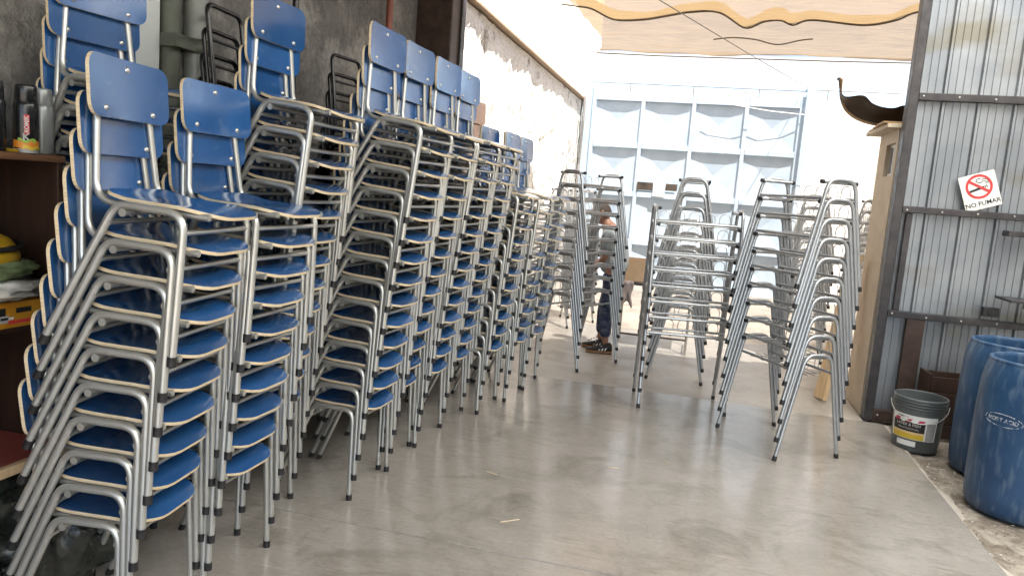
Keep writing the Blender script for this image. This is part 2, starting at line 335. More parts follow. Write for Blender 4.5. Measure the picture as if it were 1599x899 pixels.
def arc(path_pts, rad, n=5):
    """polyline with rounded corners"""
    P = [Vector(p) for p in path_pts]; out = [P[0]]
    for i in range(1, len(P) - 1):
        a = (P[i - 1] - P[i]); b = (P[i + 1] - P[i]); la, lb = a.length, b.length; a.normalize(); b.normalize()
        r = rad[i - 1] if isinstance(rad, (list, tuple)) else rad
        ang = a.angle(b); d = min(r / math.tan(ang / 2), la * .49, lb * .49)
        p0, p1 = P[i] + a * d, P[i] + b * d
        for k in range(n + 1):
            t = k / n; out.append((p0 * (1 - t) + P[i] * t) * (1 - t) + (P[i] * (1 - t) + p1 * t) * t)
    out.append(P[-1]); return out
def text_mesh(txt, size, depth=.0006, mat=None, bold=0.0):
    c = bpy.data.curves.new('lettering', 'FONT'); c.body = txt; c.size = size; c.align_x = 'CENTER'; c.align_y = 'CENTER'
    c.extrude = depth; c.offset = bold; c.resolution_u = 3
    o = bpy.data.objects.new('lettering', c); COL.objects.link(o)
    me = bpy.data.meshes.new_from_object(o.evaluated_get(bpy.context.evaluated_depsgraph_get()))
    bpy.data.objects.remove(o); me.materials.clear(); me.materials.append(mat); return me
ORD = ['', 'first', 'second', 'third', 'fourth', 'fifth', 'sixth', 'seventh', 'eighth', 'ninth', 'tenth', 'eleventh', 'twelfth', 'thirteenth', 'fourteenth']

# ================================================================ SETTING
# far ground
b = MB(); b.box((-300, -300, -.60), (300, 300, -.06)); struct(b.obj('ground', M['earth']))
# floor slabs of the shed, with open joints between them
fl = struct(empty('floor'))
def slab(x0, x1, y0, y1, z, mat, parent, name='slab'):
    b = MB(); b.bbox((x0, y0, -.20), (x1, y1, z), .004); return b.obj(name, mat, parent)
slab(-2.75, 1.56, -4.5, 3.02, 0, M['floor'], fl); slab(-2.75, 1.56, 3.025, 6.228, 0, M['floor'], fl)
yd = struct(empty('courtyard_paving'))
slab(-2.75, 1.42, 6.232, 9.2, -.004, M['threshold'], yd); slab(1.42, 5.5, 7.3, 9.2, -.006, M['yard'], yd)
slab(-2.75, 5.5, 9.21, 12.2, -.004, M['yard'], yd); slab(-2.75, 5.5, 12.21, 15.2, -.006, M['yard'], yd)
# gritty strip to the right of the slab: ragged, slightly lower
nx, ny = 46, 110; vs = []
for j in range(ny + 1):
    for i in range(nx + 1):
        x = 1.50 + 3.6 * (i / nx) ** 1.5; y = -4.5 + 11.7 * j / ny
        vs.append((x, y, -.022 + .016 * noise.noise((x * 4, y * 4, 0)) + .008 * noise.noise((x * 17, y * 17, 3))))
b = MB(); b.add(vs, [(j * (nx + 1) + i, j * (nx + 1) + i + 1, (j + 1) * (nx + 1) + i + 1, (j + 1) * (nx + 1) + i) for j in range(ny) for i in range(nx)], 0, True)
struct(b.obj('gritty_ground', M['dirt']))
# ragged mortar edge of the slab
b = MB(); vs = []
N = 140
for k in range(N + 1):
    y = -4.4 + 10.6 * k / N; w = 1.575 + .05 * noise.noise((0, y * 1.6, 5)) + .03 * noise.noise((0, y * 7, 9))
    vs += [(1.555, y, -.0045), (w, y, -.006), (w + .05, y, -.05)]
b.add(vs, [(3 * k + q, 3 * k + q + 1, 3 * k + q + 4, 3 * k + q + 3) for k in range(N) for q in (0, 1)], 0, True)
struct(b.obj('slab_edge', M['yard']))
# litter
b = MB()
for k in range(900):
    y = random.uniform(1.8, 6.6); x = 1.57 + 1.3 * random.random() ** 1.6; r = random.uniform(.003, .012) * (2.2 if random.random() < .05 else 1)
    vs = [Vector((random.uniform(-1, 1) * r, random.uniform(-1, 1) * r, random.uniform(0, 1) * r * .5)) for _ in range(5)]
    c = Vector((x, y, -.012)); b.add([c + v for v in vs], [(0, 1, 2), (0, 2, 3), (0, 3, 4), (1, 2, 4), (2, 3, 4)])
bd = MB()
for k in range(900):
    y = random.uniform(1.8, 6.6); x = 1.57 + 1.3 * random.random() ** 1.6; r = random.uniform(.003, .010)
    vs = [Vector((random.uniform(-1, 1) * r, random.uniform(-1, 1) * r, random.uniform(0, 1) * r * .6)) for _ in range(5)]
    c = Vector((x, y, -.013)); bd.add([c + v for v in vs], [(0, 1, 2), (0, 2, 3), (0, 3, 4), (1, 2, 4), (2, 3, 4)])
od = bd.obj('dark_grit', M['bark']); tag(od, 'dark crumbs of grit scattered on the ground beside the drums', 'debris'); od['kind'] = 'stuff'
o = b.obj('grit', M['chip']); tag(o, 'pale chips and crumbs scattered on the gritty ground', 'debris'); o['kind'] = 'stuff'
spl = [(-.75, 3.35, 40, 'beside the joint left of centre'), (-.35, 4.3, 10, 'in the middle of the floor'), (-.05, 4.55, -35, 'towards the bucket desk frame stack'), (-.1, 2.75, 5, 'at the bottom edge of the picture'), (-1.0, 3.9, -20, 'near the feet of the fifth chair stack')]
for k, (x, y, a, wh) in enumerate(spl):
    b = MB(); L_ = random.uniform(.025, .055)
    b.add([(-L_, -.003, .001), (L_, -.0015, .001), (L_ * 1.05, .002, .001), (-L_ * .9, .003, .001), (-L_ * .9, -.002, .005), (L_ * .9, .001, .004)], [(0, 1, 2, 3), (0, 1, 5, 4), (1, 2, 5), (2, 3, 4, 5), (3, 0, 4)])
    o = b.obj('wood_splinter', M['ply'], None, (x, y, 0)); o.rotation_euler.z = R(a)
    tag(o, 'thin pale wood splinter on the concrete ' + wh, 'splinter', 'splinters on the floor')

# rough walls as displaced sheets with thickness
def rough_wall(name, p0, p1, z0, z1, thick, mat, amp, side, step=.06, label=None, z1b=None):
    p0, p1 = Vector((*p0, 0)), Vector((*p1, 0)); L_ = (p1 - p0).length; d = (p1 - p0) / L_; nrm = Vector((-d.y, d.x, 0)) * side
    nu, nv = max(2, int(L_ / step)), max(2, int((z1 - z0) / step)); vs = []
    for i in range(nu + 1):
        for j in range(nv + 1):
            q = p0 + d * (L_ * i / nu) + Vector((0, 0, z0 + (z1 - z0) * j / nv))
            h = amp * (noise.noise(q * 1.7) + .6 * noise.noise(q * 5) + .5 * noise.noise(q * 13) + .35 * noise.noise(q * 23))
            vs.append(q + nrm * h)
    b = MB(); w = nv + 1
    fs = [(i * w + j, (i + 1) * w + j, (i + 1) * w + j + 1, i * w + j + 1) for i in range(nu) for j in range(nv)]
    if side > 0: fs = [f[::-1] for f in fs]
    b.add(vs, fs, 0, True)
    back = [p0 - nrm * thick, p1 - nrm * thick]; base = [p0, p1]
    vb = [back[0] + Vector((0, 0, z0)), back[1] + Vector((0, 0, z0)), back[1] + Vector((0, 0, z1)), back[0] + Vector((0, 0, z1)),
          p0 + Vector((0, 0, z0)), p1 + Vector((0, 0, z0)), p1 + Vector((0, 0, z1)), p0 + Vector((0, 0, z1))]
    b.add(vb, [(0, 1, 2, 3), (3, 2, 6, 7), (0, 3, 7, 4), (1, 5, 6, 2)])
    o = b.obj(name, mat)
    return tag(o, label, 'wall')
rough_wall('rendered_wall', (-2.64, -4.5), (-2.64, 6.375), -.05, 3.86, .25, M['greywall'], .016, -1, .055, 'rough dark grey rendered wall behind the chair stacks')
rough_wall('courtyard_wall', (-2.45, 6.72), (-2.45, 15.2), -.1, 3.40, .35, M['yardwall'], .030, -1, .042, 'rough sunlit adobe wall beyond the dark post, below the timber ledge')
rough_wall('upper_wall', (-2.52, 6.72), (-2.52, 16.5), 3.50, 6.2, .28, M['whitewall'], .015, -1, .10, 'bright white wall above the timber ledge')
b = MB(); b.bbox((-2.78, 6.75, 3.42), (-2.375, 15.2, 3.455), .008); tag(b.obj('timber_ledge', M['plyunder']), 'long thin timber ledge running along the top of the adobe wall', 'ledge')
rough_wall('street_wall', (5.5, 14.52), (1.66, 14.52), -.1, 3.55, .3, M['whitewall'], .012, 1, .10, 'sunlit whitewashed wall to the right of the metal gate')
rough_wall('side_wall', (5.5, -4.5), (5.5, 14.8), -.1, 3.9, .25, M['whitewall'], .012, 1, .2, 'white side wall closing the yard beyond the metal partition')

# shed roof, open at the back and towards the yard
rf = empty('shed_roof'); tag(rf, 'grey sheet roof over the shed, above the picture', 'roof')
for k in range(5):
    x0 = -2.95 + 1.72 * k; b = MB(); vs = []; n = 34
    for i in range(n + 1):
        x = x0 + 1.80 * i / n; z = 3.90 + .012 * math.cos(2 * math.pi * i * 11 / n) + (.03 if k % 2 else 0)
        vs += [(x, -4.6, z), (x, 6.38, z)]
    b.add(vs, [(2 * i, 2 * i + 2, 2 * i + 3, 2 * i + 1) for i in range(n)], 0, True)
    b.obj('added_skylight_sheet' if k in (2, 3) else 'roof_sheet', M['added_skylight'] if k in (2, 3) else M['roofsheet'], rf)  # middle translucent sheets are added out of view to brighten the room
for y in (-4.4, -1.0, 2.6, 6.28):
    b = MB(); b.box((-2.62, y, 3.74), (5.48, y + .08, 3.876)); b.obj('roof_beam', M['darkpaint'], rf)

# post at the shed mouth
pt = empty('steel_post', (-2.44, 6.5, 0)); tag(pt, 'dark steel post between grey wall and sunlit adobe wall', 'post')
b = MB(); b.bbox((-.24, -.12, 0), (.13, .13, 3.73), .012); b.obj('column', M['brownpaint'], pt)
b = MB(); b.bbox((.132, .10, 0), (.15, .20, 3.73), .004); b.obj('corner_angle', M['darkpaint'], pt)
b = MB(); b.bbox((-.17, -.15, 0), (.16, .16, .012), .003); b.obj('base_plate', M['darkpaint'], pt)
rp = empty('red_pipe', (-2.56, 5.62, 0)); tag(rp, 'red painted pipe running up the grey wall', 'pipe')
b = MB(); b.tube([(0, 0, .0), (0, 0, 3.7)], .028, 12); b.obj('tube', M['redpipe'], rp)
for z in (1.2, 2.42, 3.5):
    b = MB(); b.tube([(0, 0, z - .02), (0, 0, z + .02)], .033, 12); b.box((-.06, -.012, z - .012), (-.03, .012, z + .012)); b.obj('bracket', M['darkpaint'], rp)

# metal gate across the yard
gt = empty('metal_gate', (0, 14.4, 0)); tag(gt, 'pale blue grey metal gate of pyramid pressed panels', 'gate')
cx_ = [-2.21, -1.28, -.345, .60, 1.54]; zr = [-.02, .80, 1.71, 2.62, 3.52]
for i, x in enumerate(cx_):
    b = MB(); b.bbox((x - .035, -.045, -.02), (x + .035, .0, 3.66), .006); b.obj('stile', M['gate'], gt)
for j, z in enumerate(zr):
    for i in range(4):
        h = .05 if j < 4 else .075
        b = MB(); b.bbox((cx_[i] + .037, -.055, z - h + (.03 if j == 0 else 0)), (cx_[i + 1] - .037, -.005, z + h), .006); b.obj('crossbar', M['gate'], gt)
for j in range(4):
    for i in range(4):
        x0, x1, z0, z1 = cx_[i] + .036, cx_[i + 1] - .036, zr[j] + .051, zr[j + 1] - .051
        b = MB(); mx_, mz = (x0 + x1) / 2, (z0 + z1) / 2
        b.add([(x0, .0, z0), (x1, .0, z0), (x1, .0, z1), (x0, .0, z1), (mx_, .05, mz)], [(0, 1, 4), (1, 2, 4), (2, 3, 4), (3, 0, 4)])
        b.obj('panel', M['gate'], gt)
for x0, x1, z0, z1 in ((-1.25, -.95, 1.80, 1.95), (-.72, -.50, 1.82, 1.95)):
    b = MB(); b.box((x0, -.07, z0), (x1, -.057, z1)); b.obj('letter_slot', M['glassdark'], gt)
b = MB(); b.box((-2.42, -.12, -.02), (-2.26, .06, 3.78)); b.obj('post', M['gate'], gt)
b = MB(); b.box((1.585, -.12, -.02), (1.66, .06, 3.86)); b.obj('post', M['gate'], gt)
b = MB(); b.tube([(-2.3, -.03, 3.78), (1.6, -.03, 3.76)], .022, 8); b.obj('top_rail', M['gate'], gt)
b = MB(); b.box((-.94, -.09, 1.70), (-.725, -.0725, 2.0)); tag(b.obj('paper_notice', M['white'], None, (0, 14.4, 0)), 'blank white paper notice stuck on the metal gate', 'notice')
b = MB(); b.tube(arc([(-.05, 14.2, 3.5), (.5, 14.2, 3.42), (1.0, 14.22, 3.36), (1.65, 14.3, 3.33)], .3), .007, 6)
tag(b.obj('white_cable', M['white']), 'white cable drooping in front of the upper right of the gate', 'cable')
b = MB()
b.tube(arc([(-2.36, 14.1, 3.9), (-2.34, 14.0, 3.0), (-2.37, 14.1, 2.2), (-2.35, 13.9, 1.2), (-2.38, 14, .1)], .3), .025, 8)
tag(b.obj('drain_pipe', M['cable']), 'thin grey pipe in the corner left of the gate', 'pipe')
b = MB(); b.tube([(-2.3, 14.8, 3.86), (3.2, 14.8, 3.84)], .012, 6)
for x in (-1.6, -.4, .8, 2.0): b.tube([(x, 14.8, 3.3), (x, 14.8, 3.85)], .012, 6)
tag(b.obj('wire_rail', M['cable']), 'thin rail on supports just behind the top of the gate', 'rail')

# trees beyond the gate
def tree(x, y, h, rad, seed, label):
    rnd = random.Random(seed); t = empty('leafy_tree', (x, y, -.06)); tag(t, label, 'tree', 'trees beyond the gate')
    b = MB(); tops = []
    b.tube([(0, 0, 0), (.06, .03, h * .3), (.02, .08, h * .55)], [.14, .11, .08], 8)
    for k in range(7):
        a = k * .9 + rnd.random(); e = Vector((math.cos(a) * rad * .7, math.sin(a) * rad * .7, h * (.62 + .3 * rnd.random())))
        b.tube([(.03, .06, h * .5), e * .55 + Vector((0, 0, h * .25)), e], [.06, .035, .012], 6); tops.append(e)
    b.obj('trunk', M['bark'], t); b = MB()
    for k in range(1500):
        e = rnd.choice(tops); p = e + Vector((rnd.gauss(0, 1), rnd.gauss(0, 1), rnd.gauss(0, .8))) * rad * .27
        u = Vector((rnd.gauss(0, 1), rnd.gauss(0, 1), rnd.gauss(0, 1))).normalized(); w = u.orthogonal().normalized(); s = rnd.uniform(.04, .09)
        b.add([p - u * s, p + w * s * .5, p + u * s, p - w * s * .5], [(0, 1, 2, 3)])
    b.obj('crown', M['leaf'], t)
tree(-1.3, 18.5, 4.35, 1.2, 3, 'leafy green tree showing just above the left of the gate')
tree(.9, 19.2, 4.3, 1.1, 5, 'small tree showing just above the right of the gate')

# shade nets over the yard
rope = [(-1.95, 9.3), (-1.75, 9.4), (-1.60, 9.52), (-1.38, 10.05), (-1.0, 10.03), (-.67, 9.8), (-.39, 9.6), (-.05, 9.6), (.29, 10.37), (.5, 10.02), (.69, 9.94), (.86, 10.16), (1.05, 9.89), (1.67, 10.1), (1.97, 9.83), (2.13, 9.41), (2.7, 9.3), (3.6, 9.9), (4.8, 9.5), (5.3, 9.6)]
def smooth_line(pts, n=8):
    P = [Vector(p) for p in pts]; out = []
    for i in range(len(P) - 1):
        a, b_, c, d = P[max(i - 1, 0)], P[i], P[i + 1], P[min(i + 2, len(P) - 1)]
        for k in range(n):
            t = k / n
            out.append(.5 * ((2 * b_) + (c - a) * t + (2 * a - 5 * b_ + 4 * c - d) * t * t + (3 * b_ - a - 3 * c + d) * t ** 3))
    out.append(P[-1]); return out
hem = smooth_line([(x, y, 0) for x, y in rope], 6)
def hem_y(x):
    for p, q in zip(hem, hem[1:]):
        if p.x <= x <= q.x: return p.y + (q.y - p.y) * (x - p.x) / max(1e-6, q.x - p.x)
    return 9.5
def net(name, x0, x1, y0, y1, zf, mat, label, nxx=70, nyy=60):
    vs = []
    for j in range(nyy + 1):
        for i in range(nxx + 1):
            u, v = i / nxx, j / nyy
            bow = .22 * math.sin(math.pi * v)
            x = x0 + bow + (x1 - x0 - bow) * u; ya = y0 if y0 > 10 else hem_y(x) - .06; y = ya + (y1 - ya) * v
            vs.append((x, y, zf(x, y, u, v)))
    b = MB(); w = nxx + 1
    b.add(vs, [(j * w + i, j * w + i + 1, (j + 1) * w + i + 1, (j + 1) * w + i) for j in range(nyy) for i in range(nxx)], 0, True)
    return tag(b.obj(name, mat), label, 'shade net')
vs = []; nxx, nyy = 110, 26
for j in range(nyy + 1):
    for i in range(nxx + 1):
        x = -1.75 + 6.95 * i / nxx; v = j / nyy; y = 6.22 + (hem_y(x) - 6.22) * v
        vs.append((x, y, 3.935 + .045 * (1 - v) - .05 * math.sin(math.pi * v) + .03 * noise.noise((x * 1.7, y * .9, 7)) * (1 - v ** 4)))
b = MB(); w = nxx + 1
b.add(vs, [(j * w + i, j * w + i + 1, (j + 1) * w + i + 1, (j + 1) * w + i) for j in range(nyy) for i in range(nxx)], 0, True)
tag(b.obj('shade_net', M['net3']), 'nearer beige shade net ending in a wavy hem over the yard', 'shade net')
net('shade_net', -1.95, 5.2, 9.0, 12.7, lambda x, y, u, v: 4.03 - .07 * math.sin(math.pi * v) + .04 * noise.noise((x * .9, y * 1.3, 0)) + .035 * noise.noise((x * 1.6, y * 4.0, 0)), M['net'], 'farther beige shade net with a straight far edge over the yard')
net('pale_shade_net', -2.42, 5.2, 12.55, 15.6, lambda x, y, u, v: 4.03 + .02 * noise.noise((x, y, 4)) - .07 * math.sin(math.pi * v), M['net2'], 'pale shade net beyond the beige one, above the gate', 50, 24)
b = MB(); b.tube(smooth_line([(x, y, 3.925) for x, y in rope]), .012, 6)
tag(b.obj('wavy_rope', M['rope']), 'long dark rope weaving in waves under the beige shade net', 'rope')
b = MB(); b.tube(smooth_line([(x, y, 3.93) for x, y in ((-.1, 11.13), (.156, 10.98), (.46, 11.07), (.78, 11.36), (1.05, 11.05), (1.2, 10.95))]), .009, 6)
tag(b.obj('short_rope', M['rope']), 'short dark rope end under the middle of the beige shade net', 'rope')
b = MB(); b.tube([(-2.0, 12.72, 4.0), (-1.0, 12.74, 3.985), (1.7, 12.76, 3.985), (5.2, 12.7, 4.0)], .010, 6)
tag(b.obj('net_edge_cord', M['rope']), 'straight dark cord along the far edge of the beige net', 'cord')
b = MB(); b.tube([(-.75, 7.6, 3.62), (.4, 11.0, 3.72), (1.55, 14.35, 3.83)], .006, 6)
tag(b.obj('thin_wire', M['cable']), 'thin wire running under the net to the top right of the gate', 'wire')

# ---------------------------------------------------------------- metal partition
pn = empty('metal_partition', (1.43, 6.37, 0)); tag(pn, 'grey corrugated metal partition in a dark steel frame, right of the opening', 'partition')
def sheet_profile(x):
    t = (x % .245) / .245
    if t < .14: h = .028 * min(1, t / .035, (.14 - t) / .035)
    else:
        q = ((x % .245) - .0343) % .0527; h = .009 if .0015 < q < .0085 else 0
    return h
for k in range(5):
    x0 = .0 + .735 * k; x1 = x0 + .775; xs = set([x0, x1]); b = MB()
    x = x0
    per = int(x0 / .245)
    for p in range(per - 1, per + 6):
        bx_ = p * .245
        for q in (0, .0086, .0257, .0343): xs.add(bx_ + q)
        for w_ in range(4):
            c0 = bx_ + .0343 + .0527 * w_
            for q in (.0012, .0020, .0080, .0090): xs.add(c0 + q)
    xs = sorted(q for q in xs if x0 <= q <= x1); vs = []
    for q in xs:
        y = -sheet_profile(q + 1e-6) + .001 * k
        vs += [(q, y + .03, .06), (q, y + .03, 3.72), (q, y + .032, .06), (q, y + .032, 3.72)]
    n = len(xs)
    b.add(vs, [(4 * i, 4 * i + 4, 4 * i + 5, 4 * i + 1) for i in range(n - 1)] + [(4 * i + 2, 4 * i + 3, 4 * i + 7, 4 * i + 6) for i in range(n - 1)])
    b.obj('corrugated_sheet', M['sheet'], pn)
for z, h in ((.0, .09), (.845, .05), (1.665, .05), (2.515, .055), (3.66, .07)):
    b = MB(); b.bbox((.068, -.062, z), (4.05, -.005, z + h), .004); b.obj('rail', M['darkpaint'] if z else M['brownpaint'], pn)
b = MB(); b.bbox((0, -.066, -.01), (.066, .03, 3.74), .004); b.obj('stile', M['darkpaint'], pn)
b = MB(); b.bbox((.215, -.055, .092), (.345, -.007, .843), .004); b.obj('short_stile', M['brownpaint'], pn)
b = MB(); b.bbox((.105, -.045, .897), (.15, -.008, 1.663), .004); b.obj('thin_stile', M['darkpaint'], pn)
b = MB(); b.bbox((2.0, -.066, -.01), (2.066, -.0635, 3.74), .001); b.obj('stile', M['darkpaint'], pn)

b = MB(); b.lathe([(.0001, .006), (.006, .005), (.008, 0)], 8); scr = b.data('screw', [M['bolt']])
for z in (.045, .87, 1.69, 2.542):
    for k in range(9):
        link('screw', scr, pn, (.10 + .245 * k, -.0625, z + random.uniform(-.006, .006)), (R(90), 0, 0))

# no smoking sign
sg = empty('no_smoking_sign', (2.012, 6.3145, 1.865), (R(90), R(-18), 0))
sg.rotation_euler = (Matrix.Rotation(R(20), 3, Vector((0, -1, 0))) @ Matrix.Rotation(R(90), 3, 'X')).to_euler()
tag(sg, 'white square no smoking sign hung crooked on the metal partition', 'sign')
b = MB(); b.bbox((-.125, -.135, -.006), (.125, .135, 0), .002); b.obj('board', M['white'], sg)
b = MB()
for a_, c_ in (((-.118, -.128), (.118, -.1265)), ((-.118, .1265), (.118, .128)), ((-.118, -.1265), (-.1165, .1265)), ((.1165, -.1265), (.118, .1265))):
    b.box((*a_, .0003), (*c_, .0008))
b.obj('border_line', M['grey'], sg)
b = MB(); b.box((-.06, -.009, .0003), (.045, .009, .001), 0, Matrix.Translation((-.012, .018, 0)) @ Matrix.Rotation(R(8), 4, 'Z'))
for x in (.05, .062): b.box((x, -.009, .0003), (x + .006, .009, .001), 0, Matrix.Translation((-.012, .018, 0)) @ Matrix.Rotation(R(8), 4, 'Z'))
b.obj('cigarette', M['black'], sg)
b = MB()
for pts in ([(.05, .045), (.052, .062), (.03, .068), (.018, .06), (0, .066), (-.012, .082), (.006, .094), (.02, .088)], [(.062, .045), (.066, .072), (.04, .084), (.026, .078)]):
    P = smooth_line([(x, y, .0012) for x, y in pts], 5); b.tube(P, .0026, 5)
b.obj('smoke', M['black'], sg)
b = MB(); n = 40; vs = []
for k in range(n):
    a = 2 * math.pi * k / n
    for r_ in (.074, .092): vs.append((math.cos(a) * r_, .035 + math.sin(a) * r_, .0022))
b.add(vs, [(2 * k, 2 * k + 1, (2 * k + 3) % (2 * n), (2 * k + 2) % (2 * n)) for k in range(n)])
b.box((-.078, -.0095, .0024), (.078, .0095, .0030), 0, Matrix.Translation((0, .035, 0)) @ Matrix.Rotation(R(-42), 4, 'Z'))
b.obj('prohibition_ring', M['red'], sg)
link('lettering', text_mesh('NO FUMAR', .047, .0006, M['black'], .0006), sg, (0, -.094, .001))

# bits fixed on the partition
b = MB(); b.bbox((2.20, 6.18, 1.545), (3.4, 6.305, 1.585), .004); tag(b.obj('steel_bracket', M['darkpaint']), 'dark steel bar sticking out on the partition, below the sign', 'bracket')
b = MB(); b.bbox((2.22, 6.0, 1.075), (3.4, 6.305, 1.092), .003); b.bbox((2.34, 6.05, 1.03), (3.3, 6.10, 1.074), .003)
tag(b.obj('wall_shelf', M['darkpaint']), 'thin dark metal shelf on the partition above the drums', 'shelf')
b = MB(); b.bbox((2.14, 6.25, .93), (2.25, 6.305, 1.0), .004); b.bbox((2.17, 6.24, .95), (2.22, 6.249, .98), .002)
tag(b.obj('wall_box', M['cap']), 'small black box fixed to the partition behind the rear drum', 'box')

# ---------------------------------------------------------------- cream outbuilding behind the partition
ob = empty('outbuilding', (1.43, 6.46, 0)); tag(ob, 'small cream stucco outbuilding with a window, beside the metal partition', 'building')
wy0, wy1, wz0, wz1 = .06, .36, 1.95, 2.21
b = MB()
b.box((0, 0, -.05), (.12, .62, wz0)); b.box((0, 0, wz1), (.12, .62, 2.31)); b.box((0, 0, wz0), (.12, wy0, wz1)); b.box((0, wy1, wz0), (.12, .62, wz1))
b.box((.12, .50, -.05), (3.9, .62, 2.31)); b.box((.12, 0, -.05), (3.9, .10, 2.31))
b.obj('wall', M['cream'], ob)
wnd = MB()
for a_, c_ in (((.03, wy0, wz0), (.07, wy1, wz0 + .025)), ((.03, wy0, wz1 - .025), (.07, wy1, wz1)), ((.03, wy0, wz0 + .025), (.07, wy0 + .025, wz1 - .025)), ((.03, wy1 - .025, wz0 + .025), (.07, wy1, wz1 - .025)), ((.025, .19, wz0 + .025), (.065, .215, wz1 - .025))):
    wnd.box(a_, c_)
wo = wnd.obj('window', M['alu'], ob)
b = MB(); b.box((.045, wy0 + .026, wz0 + .026), (.052, .189, wz1 - .026)); b.obj('pane', M['glassdark'], wo)
b = MB(); b.box((.045, .216, wz0 + .026), (.052, wy1 - .026, wz1 - .026)); b.obj('pane', M['glassdark'], wo)
b = MB(); b.bbox((-.10, -.05, 2.312), (3.9, .74, 2.345), .006); ro = b.obj('roof', M['cream'], ob)
for k in range(3):
    b = MB(); b.bbox((-.13 + .02 * k, -.03 + .26 * k, 2.347), (1.0, .20 + .26 * k, 2.362), .003); b.obj('roof_tile', M['card'], ro)
# bumper lying on that roof
up = [(1.000, 6.88, 2.74), (1.02, 6.88, 2.66), (1.07, 6.88, 2.60), (1.208, 6.88, 2.615), (1.285, 6.88, 2.555), (1.378, 6.88, 2.525), (1.467, 6.88, 2.525), (1.552, 6.88, 2.55), (1.85, 6.88, 2.55), (2.3, 6.88, 2.56)]
lo = [(1.030, 6.95, 2.76), (1.058, 7.05, 2.63), (1.115, 7.1, 2.53), (1.187, 7.1, 2.468), (1.274, 7.1, 2.43), (1.366, 7.1, 2.41), (1.47, 7.1, 2.40), (1.62, 7.1, 2.398), (1.9, 7.1, 2.398), (2.3, 7.1, 2.41)]
up, lo = smooth_line(up, 4), smooth_line(lo, 4); vs = []; nv = 6
for a_, c_ in zip(lo, up):
    for j in range(nv + 1):
        t = j / nv; p = a_.lerp(c_, t); p += Vector((0, .05, .02)) * math.sin(math.pi * t) ** .7
        vs.append(p)
b = MB(); w = nv + 1
b.add(vs, [(i * w + j, i * w + j + 1, (i + 1) * w + j + 1, (i + 1) * w + j) for i in range(len(up) - 1) for j in range(nv)], 0, True)
bo = empty('car_bumper', (0, 0, 0)); tag(bo, 'brown plastic car bumper lying upturned on the outbuilding roof', 'bumper')
bs = b.obj('shell', M['bumper'], bo); md = bs.modifiers.new('thickness', 'SOLIDIFY'); md.thickness = .006; md.offset = 0
b = MB(); b.tube([Vector(p) + Vector((0, -.002, -.002)) for p in lo], .012, 6); b.obj('lit_lip', M['card'], bo)  # paler lower edge: the light catching the lip is put into its colour
b = MB(); b.tube([(1.0, 6.90, 2.735), (1.005, 6.90, 2.755)], .014, 8); b.obj('clip', M['darkpaint'], bo)
# plank against the outbuilding wall
pl = MB(); pl.bbox((-.021, -.07, 0), (.021, .07, 1.29), .003)
po = pl.obj('pine_plank', M['pine'], None, (1.17, 6.78, .006)); po.rotation_euler = (R(-3), R(9.5), R(25))
tag(po, 'pale pine plank leaning on the cream outbuilding wall', 'plank')

# ---------------------------------------------------------------- drums, bucket, crate
def drum(name, loc, label, writing):
    t = empty(name, loc); tag(t, label, 'drum', 'blue plastic drums'); r = .29
    prof = [(.02, .006), (r - .05, .004), (r - .02, .012), (r - .004, .05), (r + .002, .14), (r + .003, .30), (r + .004, .45), (r + .002, .60), (r - .002, .74), (r - .014, .82), (r - .026, .865), (r - .028, .875)]
    b = MB(); b.lathe(prof, 48)
    b.lathe([(r - .046, .865), (r - .045, .80), (r - .02, .70), (r - .012, .4), (r - .02, .06), (.02, .03)], 48); b.obj('body', M['drum'], t)
    b = MB(); b.lathe([(r - .046, .862), (r - .048, .884), (r - .040, .890), (r - .029, .886), (r - .026, .874), (r - .030, .866)], 48); b.obj('rim', M['drum'], t)
    return t
dn = drum('plastic_drum', (1.955, 4.70, -.014), 'nearer blue plastic drum with worn oval lettering at right edge', True)
drum('plastic_drum', (2.07, 5.37, -.014), 'blue plastic drum standing behind, next to the grey bucket', False)
def on_cyl(r, ang0, pts2, off=.0015):
    """wrap (s,z) flat points round a cylinder of radius r, s measured along the arc"""
    return [((r + off + d) * math.cos(ang0 + s / r), (r + off + d) * math.sin(ang0 + s / r), z) for s, z, d in pts2]
A0 = math.atan2(-4.70, -1.955) - R(29)
def wrap_mesh(me, r, a0, z0, off):
    for v in me.vertices:
        s, z, d = v.co; a = a0 + s / r; q = r + off + d
        v.co = (q * math.cos(a), q * math.sin(a), z0 + z)
    me.update(); return me
bm_ = text_mesh('NORT ACID', .031, .0004, M['wornwhite'], .0003)
bt = bmesh.new(); bt.from_mesh(bm_); bmesh.ops.subdivide_edges(bt, edges=[e for e in bt.edges if e.calc_length() > .02], cuts=2); bt.to_mesh(bm_); bt.free()
link('lettering', wrap_mesh(bm_, .294, A0, .565, .0008), dn)
b = MB(); rnd = random.Random(4)
n = 34
for k in range(n):
    if rnd.random() < .16 and k > 3: continue
    pts = []
    for q in range(4):
        a = 2 * math.pi * (k + .82 * q / 3) / n; s, z = .104 * math.cos(a), .034 * math.sin(a)
        an = A0 + s / .294; pts.append((.2955 * math.cos(an), .2955 * math.sin(an), .565 + z))
    b.tube(pts, .0018, 5)
b.obj('oval_outline', M['wornwhite'], dn)

